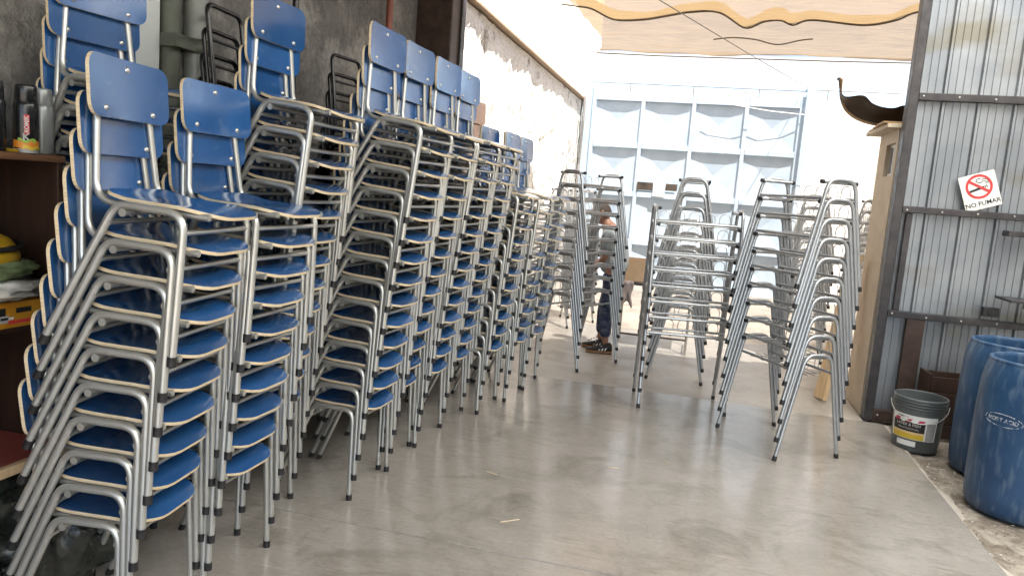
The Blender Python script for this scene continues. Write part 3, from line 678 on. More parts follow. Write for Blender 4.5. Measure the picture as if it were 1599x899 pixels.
bk = empty('paint_bucket', (1.655, 5.72, -.012)); tag(bk, 'grey plastic bucket with wire handle and printed white label', 'bucket')
b = MB(); H_ = .385
def br(z): return .150 + .022 * z / H_
b.lathe([(.01, .004), (.142, .002), (.149, .008), (br(.3), .30), (br(.315), .315)], 40)
b.lathe([(br(.36) - .004, .384), (br(.3) - .005, .3), (.145, .012), (.01, .01)], 40); b.obj('body', M['bucket'], bk)
for z in (.318, .338, .358):
    b = MB(); r_ = br(z); b.lathe([(r_ - .003, z - .004), (r_ + .007, z - .003), (r_ + .007, z + .003), (r_ - .003, z + .004)], 40); b.obj('rim_ring', M['bucket'], bk)
b = MB(); b.lathe([(br(.315), .315), (br(.36), .362), (br(.36) + .006, .372), (br(.36) + .006, .386), (br(.36) - .002, .389), (br(.36) - .005, .383)], 40); b.obj('rim', M['bucket'], bk)
BA = math.atan2(-5.72, -1.655) - R(8)
def bpatch(name, s0, s1, z0, z1, mat, off, parent=bk, skew=0):
    b = MB(); vs = []; n = 14
    for i in range(n + 1):
        s = s0 + (s1 - s0) * i / n
        for z in (z0, z1):
            r_ = br(z) + off; a = BA + (s + skew * (z - z0)) / .16; vs.append((r_ * math.cos(a), r_ * math.sin(a), z))
    b.add(vs, [(2 * i, 2 * i + 2, 2 * i + 3, 2 * i + 1) for i in range(n)], 0, True)
    return b.obj(name, mat, parent)
lb = bpatch('label', -.165, .155, .095, .268, M['white'], .001)
bpatch('label_band', -.15, .075, .150, .222, M['black'], .0016, lb)
bpatch('label_band', -.15, .075, .135, .150, M['peach'], .0016, lb)
bpatch('label_band', -.15, .075, .098, .135, M['gold'], .0016, lb)
for s0, s1, mt in ((-.14, -.09, 'magenta'), (-.085, -.045, 'white'), (-.05, -.01, 'magenta'), (-.01, .03, 'white'), (.02, .07, 'magenta')):
    bpatch('label_stripe', s0, s1 - .012, .215, .240, M[mt], .0022, lb, .6)
bpatch('label_column', .085, .148, .098, .225, M['grey'], .0016, lb)
bpatch('sticker', -.105, .03, .045, .083, M['white'], .001)
def btext(t, size, s, z, mat, parent, off=.0026, bold=.0):
    me = text_mesh(t, size, .0002, mat, bold)
    for v in me.vertices:
        zz = z + v.co.y; a = BA + (s + v.co.x) / .16; r_ = br(zz) + off; v.co = (r_ * math.cos(a), r_ * math.sin(a), zz)
    link('lettering', me, parent)
btext('LATEX & FISH', .027, -.035, .198, M['white'], lb, bold=.0006); btext('PROFESSIONAL', .021, -.03, .170, M['white'], lb)
btext('Impac', .020, -.085, .253, M['black'], lb, .0016, .0006); btext('tex', .016, -.045, .253, M['red'], lb, .0016)
b = MB(); pts = []
for k in range(21):
    a = math.pi * k / 20; x = .183 * math.cos(a); d = .183 * math.sin(a)
    p = Vector((x, 0, 0)) + Vector((0, -1, 0)) * d * .98 + Vector((0, 0, 1)) * (.335 - d * .62); pts.append(p)
b.tube(pts, .003, 6)
hb = b.obj('handle', M['steel'], bk); hb.rotation_euler.z = R(-14)
cr = empty('wooden_crate', (1.98, 6.13, -.014), (0, 0, R(4))); tag(cr, 'small dark brown wooden crate between the bucket and partition', 'crate')
for k in range(4):
    b = MB(); b.bbox((-.20, -.13, .02 + .12 * k), (.20, -.115, .125 + .12 * k), .003); b.obj('slat', M['cabinet'], cr)
    b = MB(); b.bbox((-.20, .115, .02 + .12 * k), (.20, .13, .125 + .12 * k), .003); b.obj('slat', M['cabinet'], cr)
for sx in (-1, 1):
    b = MB(); b.bbox((sx * .20 - .01, -.113, 0), (sx * .20 + .01, .113, .50), .003); b.obj('side_board', M['cabinet'], cr)

# ================================================================ SCHOOL CHAIRS
def plate(p0, p1, hw0, hw1, r0, r1, surf, thick, nu=12):
    """curved plywood panel with rounded corners; rows run across from p0 to p1; faces: 0 top, 1 edge, 2 underside"""
    rows = [(p0 + r0 - r0 * math.cos(math.pi / 2 * k / 5), hw0 - r0 + r0 * math.sin(math.pi / 2 * k / 5)) for k in range(6)]
    a, c = p0 + r0, p1 - r1
    rows += [(a + (c - a) * k / 7, hw0 + (hw1 - hw0) * k / 7) for k in range(1, 8)]
    rows += [(p1 - r1 + r1 * math.sin(math.pi / 2 * k / 6), hw1 - r1 + r1 * math.cos(math.pi / 2 * k / 6)) for k in range(1, 7)]
    top, bot = [], []; w = nu + 1; m_ = len(rows)
    for p, hw in rows:
        for i in range(w):
            pt_, nm = surf(p, hw * (2 * i / nu - 1)); top.append(pt_ + nm * thick / 2); bot.append(pt_ - nm * thick / 2)
    fs = [(j * w + i, (j + 1) * w + i, (j + 1) * w + i + 1, j * w + i + 1) for j in range(m_ - 1) for i in range(nu)]
    b = MB(); b.add(top, fs, 0, True); b.add(bot, [f[::-1] for f in fs], 2, True)
    loop = [i for i in range(w)] + [j * w + nu for j in range(1, m_)] + [(m_ - 1) * w + i for i in range(nu - 1, -1, -1)] + [j * w for j in range(m_ - 2, 0, -1)]
    n = len(loop); e = [top[q] for q in loop] + [bot[q] for q in loop]
    b.add(e, [(i, (i + 1) % n, n + (i + 1) % n, n + i) for i in range(n)], 1)
    return b
def seat_surf(x, y):
    def z(x, y):
        h = .474
        if x < -.20: h += .016 * ((-.20 - x) / .09) ** 1.5
        if x > -.06: h -= .022 * ((x + .06) / .14) ** 2
        h -= .008 * (1 - (y / .19) ** 2) * math.exp(-((x + .13) / .10) ** 2)
        return h
    e = .004; p = Vector((x, y, z(x, y)))
    return p, Vector((-(z(x + e, y) - z(x - e, y)) / (2 * e), -(z(x, y + e) - z(x, y - e)) / (2 * e), 1)).normalized()
def back_surf(y, z):
    def x(y, z): return -.352 - .13 * (z - .80) + .016 * (y / .2) ** 2 + .10 * (z - .80) ** 2
    e = .004; p = Vector((x(y, z), y, z))
    return p, Vector((1, -(x(y + e, z) - x(y - e, z)) / (2 * e), -(x(y, z + e) - x(y, z - e)) / (2 * e))).normalized()
TR = .0125
def chair_parts(lam):
    D = {}
    seat = plate(-.292, .078, .170, .176, .045, .115, seat_surf, .011)
    D['seat'] = seat.data('seat', [lam, M['ply'], M['plyunder']])
    bk_ = plate(.7075, .8925, .198, .198, .042, .042, lambda z, y: back_surf(-y, z), .011)
    D['backrest'] = bk_.data('backrest', [lam, M['ply'], lam])
    for sgn, nm in ((-1, 'side_a'), (1, 'side_b')):
        b = MB()
        path = arc([(.004, sgn * .212, .012), (-.004, sgn * .196, .4585), (-.222, sgn * .196, .4585), (-.42, sgn * .208, .012)], [.062, .062], 7)
        b.tube(path, TR, 12); D[nm] = b.data('side_frame', [M['steel']])
    b = MB(); b.tube([(0, 0, -.004), (0, 0, .026)], .0146, 12); D['cap'] = b.data('foot_cap', [M['cap']])
    for sgn, nm in ((-1, 'post_a'), (1, 'post_b')):
        b = MB(); b.tube(arc([(.05, sgn * .150, .4545), (-.315, sgn * .158, .4545), (-.3765, sgn * .112, .886)], [.075], 8), .0108, 10); D[nm] = b.data('back_post', [M['steel']])
    b = MB(); b.tube([(0, -.198, 0), (0, .198, 0)], .0088, 10)
    for y in (-.207, .207): b.tube([(0, y * .955, 0), (0, y * .99, 0)], .0125, 10)
    D['bar'] = b.data('cross_bar', [M['steel']])
    b = MB(); b.lathe([(.0001, .0052), (.005, .005), (.0085, .0032), (.0098, -.001)], 10); D['bolt'] = b.data('bolt', [M['bolt']])
    return D
def make_chair(D, name):
    t = empty(name)
    link('seat', D['seat'], t); bk = link('backrest', D['backrest'], t)
    for y, z in ((0, .862), (-.118, .735), (.118, .735)):
        p, nm = back_surf(y, z); o = link('bolt', D['bolt'], bk, p + nm * .0062); o.rotation_euler = nm.to_track_quat('Z', 'Y').to_euler()
    for sgn, k in ((-1, 'side_a'), (1, 'side_b')):
        s = link('side_frame', D[k], t)
        link('foot_cap', D['cap'], s, (.004, sgn * .212, .004))
        c = link('foot_cap', D['cap'], s, (-.4205, sgn * .2082, .004), (0, R(24), 0))
    for k in ('post_a', 'post_b'): link('back_post', D[k], t)
    link('cross_bar', D['bar'], t, (-.243, 0, .400)); link('cross_bar', D['bar'], t, (-.006, 0, .402)); link('cross_bar', D['bar'], t, (-.195, 0, .4355))
    return t
BLUE = make_chair(chair_parts(M['blue']), 'school_chair'); TAN = make_chair(chair_parts(M['tan_lam']), 'school_chair')
first = {'b': True, 't': True}
SP = .111
def stack(src, key, x, y, yaw, n, fx, tilt, where, group, what):
    fw = Vector((math.cos(R(yaw)), math.sin(R(yaw)), 0)); lat = Vector((-fw.y, fw.x, 0))
    for i in range(n):
        c = src if first[key] else copy_tree(src)
        first[key] = False
        j = random.uniform(-.002, .002)
        c.location = Vector((x, y, 0)) + fw * (fx * i + j) + lat * random.uniform(-.004, .004) + Vector((0, 0, (SP if n != 14 else .1085) * i))
        c.rotation_euler = (0, R(tilt * i + (random.uniform(-.4, .5) if i else 0)), R(yaw + (random.uniform(-1.3, 1.3) if i else 0)))
        if i == n - 1: lb_ = f'{what}, topmost of the {where}'
        elif i == 0: lb_ = f'{what}, lowest of the {where}'
        else: lb_ = f'{what}, {ORD[i + 1]} from the floor in the {where}'
        tag(c, lb_, 'chair', group)
GB = 'blue school chairs stacked along the wall'
rows = [  # x, y, yaw, n, fx, tilt, where
    (-1.69, 2.04, 7, 10, .0185, .45, 'nearest stack'),
    (-1.67, 2.47, 0, 10, .0175, .35, 'second stack from the camera'),
    (-1.84, 2.94, -1, 14, .0180, .50, 'third stack from the camera'),
    (-1.56, 3.465, -2, 14, .0170, .50, 'fourth stack from the camera'),
    (-1.60, 3.89, -1.5, 14, .0200, .52, 'fifth stack from the camera'),
    (-1.55, 4.305, -1.5, 14, .0180, .50, 'sixth stack from the camera'),
    (-1.54, 4.73, -1.5, 14, .0175, .48, 'seventh stack from the camera'),
    (-1.40, 5.13, -2, 11, .0150, .5, 'third last front row stack'),
    (-1.31, 5.53, -2, 11, .0120, .5, 'second last front row stack'),
    (-1.26, 5.93, -1, 11, .0090, .5, 'farthest front row stack')]
for r_ in rows: stack(BLUE, 'b', *r_, GB, 'blue school chair')
stack(BLUE, 'b', -2.24, 2.43, -8, 14, .0150, .40, 'wall side stack behind the nearest two', GB, 'blue school chair')
GT = 'tan school chairs stacked against the wall'
stack(TAN, 't', -2.14, 5.03, -2, 14, .0170, .4, 'stack behind the sixth blue stack', GT, 'tan school chair')
stack(TAN, 't', -1.90, 6.14, -2, 14, .0170, .4, 'stack near the dark post', GT, 'tan school chair')

# black bare chair frames behind
def black_frame():
    t = empty('black_chair_frame')
    for sgn in (-1, 1):
        b = MB(); b.tube(arc([(.0, sgn * .20, .012), (-.01, sgn * .19, .45), (-.22, sgn * .19, .45), (-.40, sgn * .20, .012)], .06, 6), .0118, 10); b.obj('side_frame', M['blackmetal'], t)
    b = MB(); b.tube(arc([(-.24, -.15, .44), (-.30, -.15, .90), (-.30, .15, .90), (-.24, .15, .44)], [.05, .05], 6), .0115, 10); b.obj('back_hoop', M['blackmetal'], t)
    for x, z in ((-.21, .43), (-.03, .43)):
        b = MB(); b.tube([(x, -.19, z), (x, .19, z)], .0095, 8); b.obj('cross_bar', M['blackmetal'], t)
    b = MB(); b.tube([(-.285, -.15, .74), (-.285, .15, .74)], .008, 8); b.obj('back_rail', M['blackmetal'], t)
    return t
BF = black_frame(); ff = True
for (x, y, yaw, n, where) in ((-2.20, 3.26, 4, 14, 'stack behind the third blue one'), (-2.17, 4.40, -8, 14, 'stack behind the fifth blue one')):
    for i in range(n):
        c = BF if ff else copy_tree(BF)
        ff = False
        c.location = (x + .012 * i, y + random.uniform(-.004, .004), .112 * i); c.rotation_euler = (0, 0, R(yaw + random.uniform(-1, 1)))
        pos = 'topmost of the ' if i == n - 1 else ('lowest of the ' if i == 0 else f'{ORD[i + 1]} from the floor in the ')
        tag(c, 'bare black chair frame, ' + pos + where, 'chair frame', 'bare black chair frames')

b = MB(); b.tube([(-2.42, 4.02, 0), (-2.43, 4.02, 3.3)], .02, 10); tag(b.obj('black_pole', M['blackmetal']), 'tall thin black pole against the grey wall behind the third stack', 'pole')

# ================================================================ DESK FRAMES
def desk_frame():
    t = empty('desk_frame'); D = {}
    b = MB(); b.tube(arc([(0, -.245, .012), (0, -.098, .698), (0, .098, .698), (0, .245, .012)], [.085, .085], 7), .0125, 12); D['side'] = b.data('side_frame', [M['steel2']])
    b = MB(); b.tube([(0, 0, -.004), (0, 0, .028)], .0150, 12); D['cap'] = b.data('foot_cap', [M['cap']])
    b = MB(); b.tube([(0, -.125, 0), (0, .125, 0)], .0120, 12); D['tb'] = b.data('top_bar', [M['steel2']])
    b = MB(); b.tube([(0, -.010, 0), (0, .010, 0)], .0140, 12); D['ec'] = b.data('end_cap', [M['cap']])
    b = MB(); b.tube([(-.33, 0, 0), (.33, 0, 0)], .0095, 10); D['rail'] = b.data('rail', [M['steel2']])
    b = MB(); b.tube([(-.315, 0, 0), (.315, 0, 0)], .0032, 6); D['wire'] = b.data('shelf_wire', [M['wire']])
    b = MB(); pts = [(-.042, 0, 0), (-.042, 0, .035)] + [(-.042 * math.cos(math.pi * k / 8), 0, .035 + .042 * math.sin(math.pi * k / 8)) for k in range(1, 8)] + [(.042, 0, .035), (.042, 0, 0)]
    b.tube(pts, .003, 6); D['hook'] = b.data('hook', [M['wire']])
    b = MB(); b.tube([(0, -.118, 0), (0, -.09, -.022), (0, .09, -.022), (0, .118, 0)], .0032, 6); D['cw'] = b.data('cross_wire', [M['wire']])
    for sx in (-1, 1):
        s = link('side_frame', D['side'], t, (sx * .33, 0, 0))
        for sy in (-1, 1): link('foot_cap', D['cap'], s, (0, sy * .2455, .004), (R(12.1 * sy), 0, 0))
        q = link('top_bar', D['tb'], t, (sx * .3045, 0, .680))
        for sy in (-1, 1): link('end_cap', D['ec'], q, (0, sy * .128, 0))
    for sy in (-1, 1): link('rail', D['rail'], t, (0, sy * .118, .580))
    for y in (-.06, 0, .06): link('shelf_wire', D['wire'], t, (0, y, .562))
    for x in (-.24, -.12, 0, .12, .24):
        link('cross_wire', D['cw'], t, (x, 0, .580)); link('hook', D['hook'], t, (x, .118, .588))
    return t
DF = desk_frame(); fd = True
def desk_stack(x, y, yaw, n, sp, where, lean=(0, 0)):
    global fd
    for i in range(n):
        c = DF if fd else copy_tree(DF)
        fd = False
        c.location = (x + lean[0] * i + random.uniform(-.002, .002), y + lean[1] * i + random.uniform(-.002, .002), sp * i)
        c.rotation_euler = (0, 0, R(yaw + (random.uniform(-.6, .6) if i else 0)))
        pos = 'topmost of the ' if i == n - 1 else ('lowest of the ' if i == 0 else f'{ORD[i + 1]} from the floor in the ')
        tag(c, 'silver desk frame, ' + pos + where, 'desk frame', 'stacked silver desk frames')
desk_stack(.655, 5.31, -58.3, 10, .125, 'stack nearest the bucket')
desk_stack(-.035, 5.98, 9.0, 8, .125, 'short stack in the middle')
desk_stack(-.09, 7.02, 90, 10, .125, 'tall stack behind the short stack')
desk_stack(-1.03, 6.98, 64, 10, .125, 'stack in front of the person')
desk_stack(1.20, 8.75, 84, 10, .122, 'sunlit stack behind the bucket stack')
desk_stack(1.95, 9.25, 70, 10, .122, 'yard stack by the cream outbuilding')
desk_stack(-1.55, 9.1, 70, 9, .122, 'yard stack by the adobe wall')

# ================================================================ LEFT CLUTTER
sh = empty('shelf_unit', (-2.61, 1.75, 0)); tag(sh, 'dark brown wooden shelf unit at the left edge behind the nearest chairs', 'shelf')
b = MB(); b.bbox((0, -.75, 1.575), (.36, .47, 1.60), .003); b.obj('top_board', M['shelfwood'], sh)
b = MB(); b.bbox((0, -.75, .98), (.34, .445, 1.0), .003); b.obj('shelf_board', M['cabinet'], sh)
b = MB(); b.bbox((0, -.75, .0), (.012, .445, 1.574), .002); b.obj('back_panel', M['cabinet'], sh)
b = MB(); b.bbox((.013, .446, .0), (.35, .466, 1.574), .003); b.obj('side_panel', M['cabinet'], sh)
b = MB(); b.bbox((.013, -.77, .0), (.35, -.751, 1.574), .003); b.obj('side_panel', M['cabinet'], sh)
b = MB(); b.bbox((.0135, -.75, .515), (.40, .445, .535), .003); lo_ = b.obj('lower_board', M['redboard'], sh)
b = MB(); b.bbox((.4005, -.75, .505), (.425, .445, .54), .003); b.obj('edge_strip', M['pine'], lo_)
def spray(loc, name, body, capm, label, deco=False):
    t = empty(name, loc); tag(t, label, 'spray can')
    b = MB(); b.lathe([(.001, .002), (.037, 0), (.0385, .004), (.0385, .158), (.036, .168), (.033, .172)], 28); b.obj('body', body, t)
    b = MB(); b.lathe([(.0335, .170), (.0345, .172), (.0335, .222), (.031, .229), (.001, .231)], 28); b.obj('cap', capm, t)
    if deco:
        a0 = math.atan2(-loc[1], -loc[0])
        def band(z0, z1, s0, s1, mat, off=.0005, wob=0):
            b = MB(); vs = []; n = 12
            for i in range(n + 1):
                s = s0 + (s1 - s0) * i / n; a = a0 + s / .0385
                for z in (z0 + wob * math.sin(i * .9), z1 + wob * math.sin(i * .7 + 1)):
                    vs.append(((.0385 + off) * math.cos(a), (.0385 + off) * math.sin(a), z))
            b.add(vs, [(2 * i, 2 * i + 2, 2 * i + 3, 2 * i + 1) for i in range(n)], 0, True); b.obj('print', mat, t)
        band(.015, .040, -.05, .05, M['orange'], .0005, .003); band(.012, .024, -.01, .05, M['gold'], .001, .003); band(.036, .046, -.025, .03, M['green'], .001, .004); band(.0, .013, -.055, .055, M['grey'], .0005)
        band(.062, .128, -.006, .010, M['red'], .0006)
        for tx, sz, s, z, mt in (('K', .032, .0, .053, M['white']), ('ROMIK', .018, .002, .096, M['white'])):
            me = text_mesh(tx, sz, .0002, mt, .0008)
            for v in me.vertices:
                x, y = (v.co.x, v.co.y) if tx == 'K' else (-v.co.y, v.co.x)
                a = a0 + (s + x) / .0385; v.co = (.0398 * math.cos(a), .0398 * math.sin(a), z + y)
            link('lettering', me, t)
    return t
spray((-2.28, 2.085, 1.601), 'spray_can', M['canblack'], M['canblack'], 'black spray can with orange and green print on the shelf', True)
spray((-2.31, 2.175, 1.601), 'spray_can', M['cansilver'], M['cansilver'], 'grey spray can beside the black one on the shelf')
spray((-2.31, 1.985, 1.601), 'spray_can', M['canblack'], M['canblack'], 'plain dark spray can at the very left edge on the shelf')
b = MB(); b.bbox((-2.315, 2.018, 1.601), (-2.255, 2.034, 1.612), .002); tag(b.obj('yellow_marker', M['yellow']), 'small yellow strip lying on the shelf beside the black can', 'strip')
b = MB(); b.bbox((-2.52, 1.93, 1.601), (-2.44, 2.15, 1.70), .004); tag(b.obj('small_carton', M['card']), 'small orange brown carton behind the spray cans', 'carton')
# helmet
hm = empty('yellow_helmet', (-2.38, 1.99, 1.225)); tag(hm, 'yellow plastic helmet with black strap inside the shelf unit', 'helmet')
b = MB(); b.lathe([(.118, 0), (.120, .02), (.112, .045), (.09, .078), (.05, .098), (.001, .104)], 28); b.obj('shell', M['yellow'], hm)
b = MB(); b.tube([(.123 * math.cos(a), .123 * math.sin(a), .048 + .01 * math.sin(a)) for a in [2 * math.pi * k / 28 for k in range(29)]], .010, 6); b.obj('strap', M['cap'], hm)
def lump(name, loc, size, mat, seed, amp, label, cat, freq=3.0, sub=4):
    bm = bmesh.new(); bmesh.ops.create_icosphere(bm, subdivisions=sub, radius=1)
    for v in bm.verts:
        p = v.co.copy(); d = 1 + amp * noise.noise(p * freq + Vector((seed, 0, 0))) + amp * .5 * abs(noise.noise(p * freq * 2.3 + Vector((0, seed, 0))))
        v.co = Vector((p.x * size[0] * d, p.y * size[1] * d, max(-size[2] * .72, p.z * size[2] * d)))
    me = bpy.data.meshes.new(name); bm.to_mesh(me); bm.free(); me.materials.append(mat)
    for p in me.polygons: p.use_smooth = True
    return tag(link(name, me, None, (loc[0], loc[1], loc[2] + size[2] * .72)), label, cat)
lump('green_sack', (-2.38, 1.97, 1.165), (.14, .20, .045), M['greencloth'], 2, .25, 'folded green canvas sack under the yellow helmet', 'sack')
lump('clear_plastic_bag', (-2.38, 1.98, 1.09), (.15, .20, .05), M['bagclear'], 5, .3, 'crumpled cloudy plastic bag on top of the orange box', 'bag', 4)
bx = empty('orange_box', (-2.39, 1.96, 1.0)); tag(bx, 'orange printed carton with a truck picture inside the shelf unit', 'box')
b = MB(); b.bbox((-.13, -.19, 0), (.13, .19, .088), .003); b.obj('carton', M['orangebox'], bx)
for y0, y1, z0, z1, mt in ((-.15, .02, .045, .072, 'black'), (.06, .12, .05, .068, 'black'), (-.02, .05, .03, .038, 'white'), (.03, .17, .014, .026, 'red'), (-.16, -.03, .012, .022, 'gold'), (.0, .03, .02, .045, 'grey')):
    b = MB(); b.box((.1302, y0, z0), (.1312, y1, z1)); b.obj('print', M[mt], bx)
lump('black_plastic_bag', (-2.28, 2.12, 0), (.22, .30, .27), M['blackbag'], 9, .35, 'big crumpled black plastic bag on the floor behind the nearest chairs', 'bag', 3, 5)
lump('dark_plastic_bag', (-2.33, 1.70, 0), (.2, .22, .2), M['blackbag'], 15, .35, 'smaller black plastic bag on the floor at the bottom left corner', 'bag', 3, 5)
b = MB(); b.bbox((-2.56, 2.74, 0), (-2.34, 3.0, .42), .004); tag(b.obj('wooden_box', M['card']), 'brown wooden box on the floor behind the third chair stack', 'box')
# white board and pipes on the grey wall
b = MB(); b.bbox((-2.60, 2.58, 1.0), (-2.55, 3.05, 3.0), .004); tag(b.obj('white_board', M['board']), 'plain white board standing against the grey wall', 'board')
pp = empty('grey_pipes', (-2.53, 3.19, 0)); tag(pp, 'pair of thick grey plastic pipes strapped to the wall', 'pipe')
for y in (-.075, .06):
    b = MB(); b.tube([(0.02 if y > 0 else -.02, y, 0), (0.02 if y > 0 else -.02, y, 3.7)], .058 if y > 0 else .05, 20); b.obj('tube', M['pvc'] if y > 0 else M['pvcband'], pp)
b = MB(); b.lathe([(.064, -.035), (.072, -.033), (.072, .033), (.064, .035)], 24, 0, (.02, .06, 2.18)); b.box((-.03, -.14, 2.15), (.07, .0, 2.21)); b.obj('strap', M['pvcband'], pp)

# ================================================================ WORK TABLE IN THE YARD
wt = empty('work_table', (-.40, 8.25, -.004)); tag(wt, 'steel legged work table in the yard behind the person', 'table')
b = MB(); b.bbox((-.42, -.30, .70), (.42, .30, .73), .004); b.obj('table_top', M['darkpaint'], wt)
for sx in (-1, 1):
    for sy in (-1, 1):
        b = MB(); b.tube([(sx * .38, sy * .26, 0), (sx * .38, sy * .26, .70)], .014, 8); b.obj('leg', M['steel'], wt)
    b = MB(); b.tube([(sx * .38, -.26, .12), (sx * .38, .26, .12)], .011, 8); b.obj('stretcher', M['darkpaint'], wt)
b = MB(); b.tube([(-.38, -.26, .16), (.38, -.26, .16)], .011, 8); b.obj('stretcher', M['darkpaint'], wt)
bxo = empty('open_carton', (-.62, 8.18, .727)); tag(bxo, 'tan open box standing on the work table', 'box')
for a_, c_ in (((-.16, -.12, 0), (.16, .12, .01)), ((-.16, -.12, .0101), (.16, -.11, .24)), ((-.16, .11, .0101), (.16, .12, .24)), ((-.16, -.1099, .0101), (-.15, .1099, .24)), ((.15, -.1099, .0101), (.16, .1099, .24))):
    b = MB(); b.box(a_, c_); b.obj('panel', M['table_top'], bxo)
vs = []; n = 14
for i in range(n + 1):
    for j in range(9):
        u, v = i / n, j / 8; vs.append((-.80 + .17 * u + .01 * math.sin(9 * v), 7.93 - .012 * math.sin(14 * u + 3 * v) - .01, .742 - (.27 + .05 * math.sin(7 * u)) * v))
b = MB(); b.add(vs, [(i * 9 + j, i * 9 + j + 1, (i + 1) * 9 + j + 1, (i + 1) * 9 + j) for i in range(n) for j in range(8)], 0, True)
ra = b.obj('hanging_rag', M['rag']); md = ra.modifiers.new('thickness', 'SOLIDIFY'); md.thickness = .004; tag(ra, 'crumpled grey rag hanging from the edge of the work table', 'rag')

# ================================================================ PERSON
def skin_obj(name, verts, edges, radii, mat, parent, sub=2, root=0):
    me = bpy.data.meshes.new(name); me.from_pydata(verts, edges, []); o = link(name, me, parent); me.materials.append(mat)
    sk = o.modifiers.new('skin', 'SKIN'); sk.use_smooth_shade = True
    for i, r in enumerate(radii):
        d = me.skin_vertices[0].data[i]; d.radius = r if isinstance(r, tuple) else (r, r); d.use_root = (i == root)
    ss = o.modifiers.new('sub', 'SUBSURF'); ss.levels = sub; ss.render_levels = sub
    return o
pe = empty('person', (-.84, 7.66, -.004)); tag(pe, 'person in pale grey shirt and mottled blue jeans bending behind desk frames', 'person')
# local: -x is forward
V = [(.02, 0, .86), (.01, 0, 1.0), (-.01, 0, 1.14), (-.05, 0, 1.27), (-.09, 0, 1.34), (-.13, 0, 1.40),                       # pelvis .. neck base .. skull base
     (-.02, -.17, 1.245), (-.06, -.21, 1.00), (-.20, -.17, .84), (-.255, -.145, .79),                                          # near arm
     (-.02, .17, 1.245), (-.08, .20, 1.00), (-.23, .10, .86), (-.285, .06, .81),                                               # far arm
     (.02, -.09, .82), (-.015, -.10, .47), (.01, -.10, .09), (.02, .09, .82), (-.06, .11, .47), (-.07, .12, .09)]
Ed = [(0, 1), (1, 2), (2, 3), (3, 4), (4, 5), (3, 6), (6, 7), (7, 8), (8, 9), (3, 10), (10, 11), (11, 12), (12, 13), (0, 14), (14, 15), (15, 16), (0, 17), (17, 18), (18, 19)]
Rd = [(.10, .13), (.10, .125), (.105, .135), (.07, .10), (.052, .052), (.05, .05), .05, .038, .028, .024, .05, .038, .028, .024, .08, .055, .036, .08, .055, .036]
skin_obj('body', V, Ed, Rd, M['skin'], pe)
# shirt: torso and short sleeves, slightly larger
skin_obj('shirt', [(.02, 0, .80), (.015, 0, .98), (-.01, 0, 1.13), (-.05, 0, 1.265), (-.085, 0, 1.315), (-.02, -.18, 1.245), (-.05, -.215, 1.06), (-.02, .18, 1.245), (-.06, .21, 1.06)],
         [(0, 1), (1, 2), (2, 3), (3, 4), (3, 5), (5, 6), (3, 7), (7, 8)], [(.13, .165), (.135, .165), (.14, .17), (.10, .13), (.058, .06), .075, .062, .075, .062], M['shirt'], pe)
skin_obj('jeans', [(.025, 0, .88), (.03, 0, .80), (.02, -.095, .74), (-.015, -.10, .47), (.005, -.10, .16), (.02, .095, .74), (-.06, .11, .47), (-.07, .12, .16)],
         [(0, 1), (1, 2), (2, 3), (3, 4), (1, 5), (5, 6), (6, 7)], [(.125, .16), (.13, .155), .095, .075, .062, .095, .075, .062], M['jeans'], pe)
# head with face
hd = empty('head', (-.165, 0, 1.445)); hd.parent = pe; hd.rotation_euler = (0, R(-22), R(12))
bm = bmesh.new(); bmesh.ops.create_uvsphere(bm, u_segments=28, v_segments=20, radius=1)
for v in bm.verts:
    x, y, z = v.co
    q = Vector((x * .096, y * .076, z * .118))
    if z < 0: q.x += -.012 * (-z) * (1 if x < .2 else .2); q.y *= 1 - .25 * (-z) ** 1.5; q.x *= 1 - .12 * (-z)
    f = math.exp(-((y / .16) ** 2) - ((z + .12) / .22) ** 2)
    if x < -.5: q.x -= .024 * f                                        # nose
    for sy in (-1, 1):
        if x < -.4: q.x += .010 * math.exp(-(((y - sy * .42) / .2) ** 2) - ((z - .08) / .14) ** 2)     # sockets
    if x < -.4: q.x -= .006 * math.exp(-((y / .3) ** 2) - ((z + .48) / .09) ** 2) - .005 * math.exp(-((y / .32) ** 2) - ((z + .42) / .05) ** 2)   # lips
    v.co = q
me = bpy.data.meshes.new('face'); bm.to_mesh(me); bm.free(); me.materials.append(M['skin'])
for p in me.polygons: p.use_smooth = True
hd.name = 'head_joint'
fo = link('face', me, pe); fo.matrix_local = Matrix.Translation((-.165, 0, 1.445)) @ Matrix.Rotation(R(12), 4, 'Z') @ Matrix.Rotation(R(-22), 4, 'Y')
bpy.data.objects.remove(hd)
for sy in (-1, 1):
    b = MB(); b.tube([(.01, sy * .074, -.02), (.014, sy * .083, .0), (.012, sy * .082, .022), (0, sy * .076, .024)], [.006, .009, .010, .006], 8); b.obj('ear', M['skin'], fo)
    b = MB(); b.lathe([(.0001, .009), (.006, .007), (.009, .0)], 10); e = b.obj('eye', M['white'], fo, (-.083, sy * .032, .008)); e.rotation_euler = (0, R(-90), 0)
    b = MB(); b.tube([(-.106, sy * .034 + .027 * math.cos(a), .006 + .020 * math.sin(a)) for a in [2 * math.pi * k / 16 for k in range(17)]], .0028, 6)
    b.tube([(-.104, sy * .062, .008), (-.05, sy * .078, .012), (.008, sy * .08, .016)], .0025, 6); b.obj('glasses', M['cap'], fo)
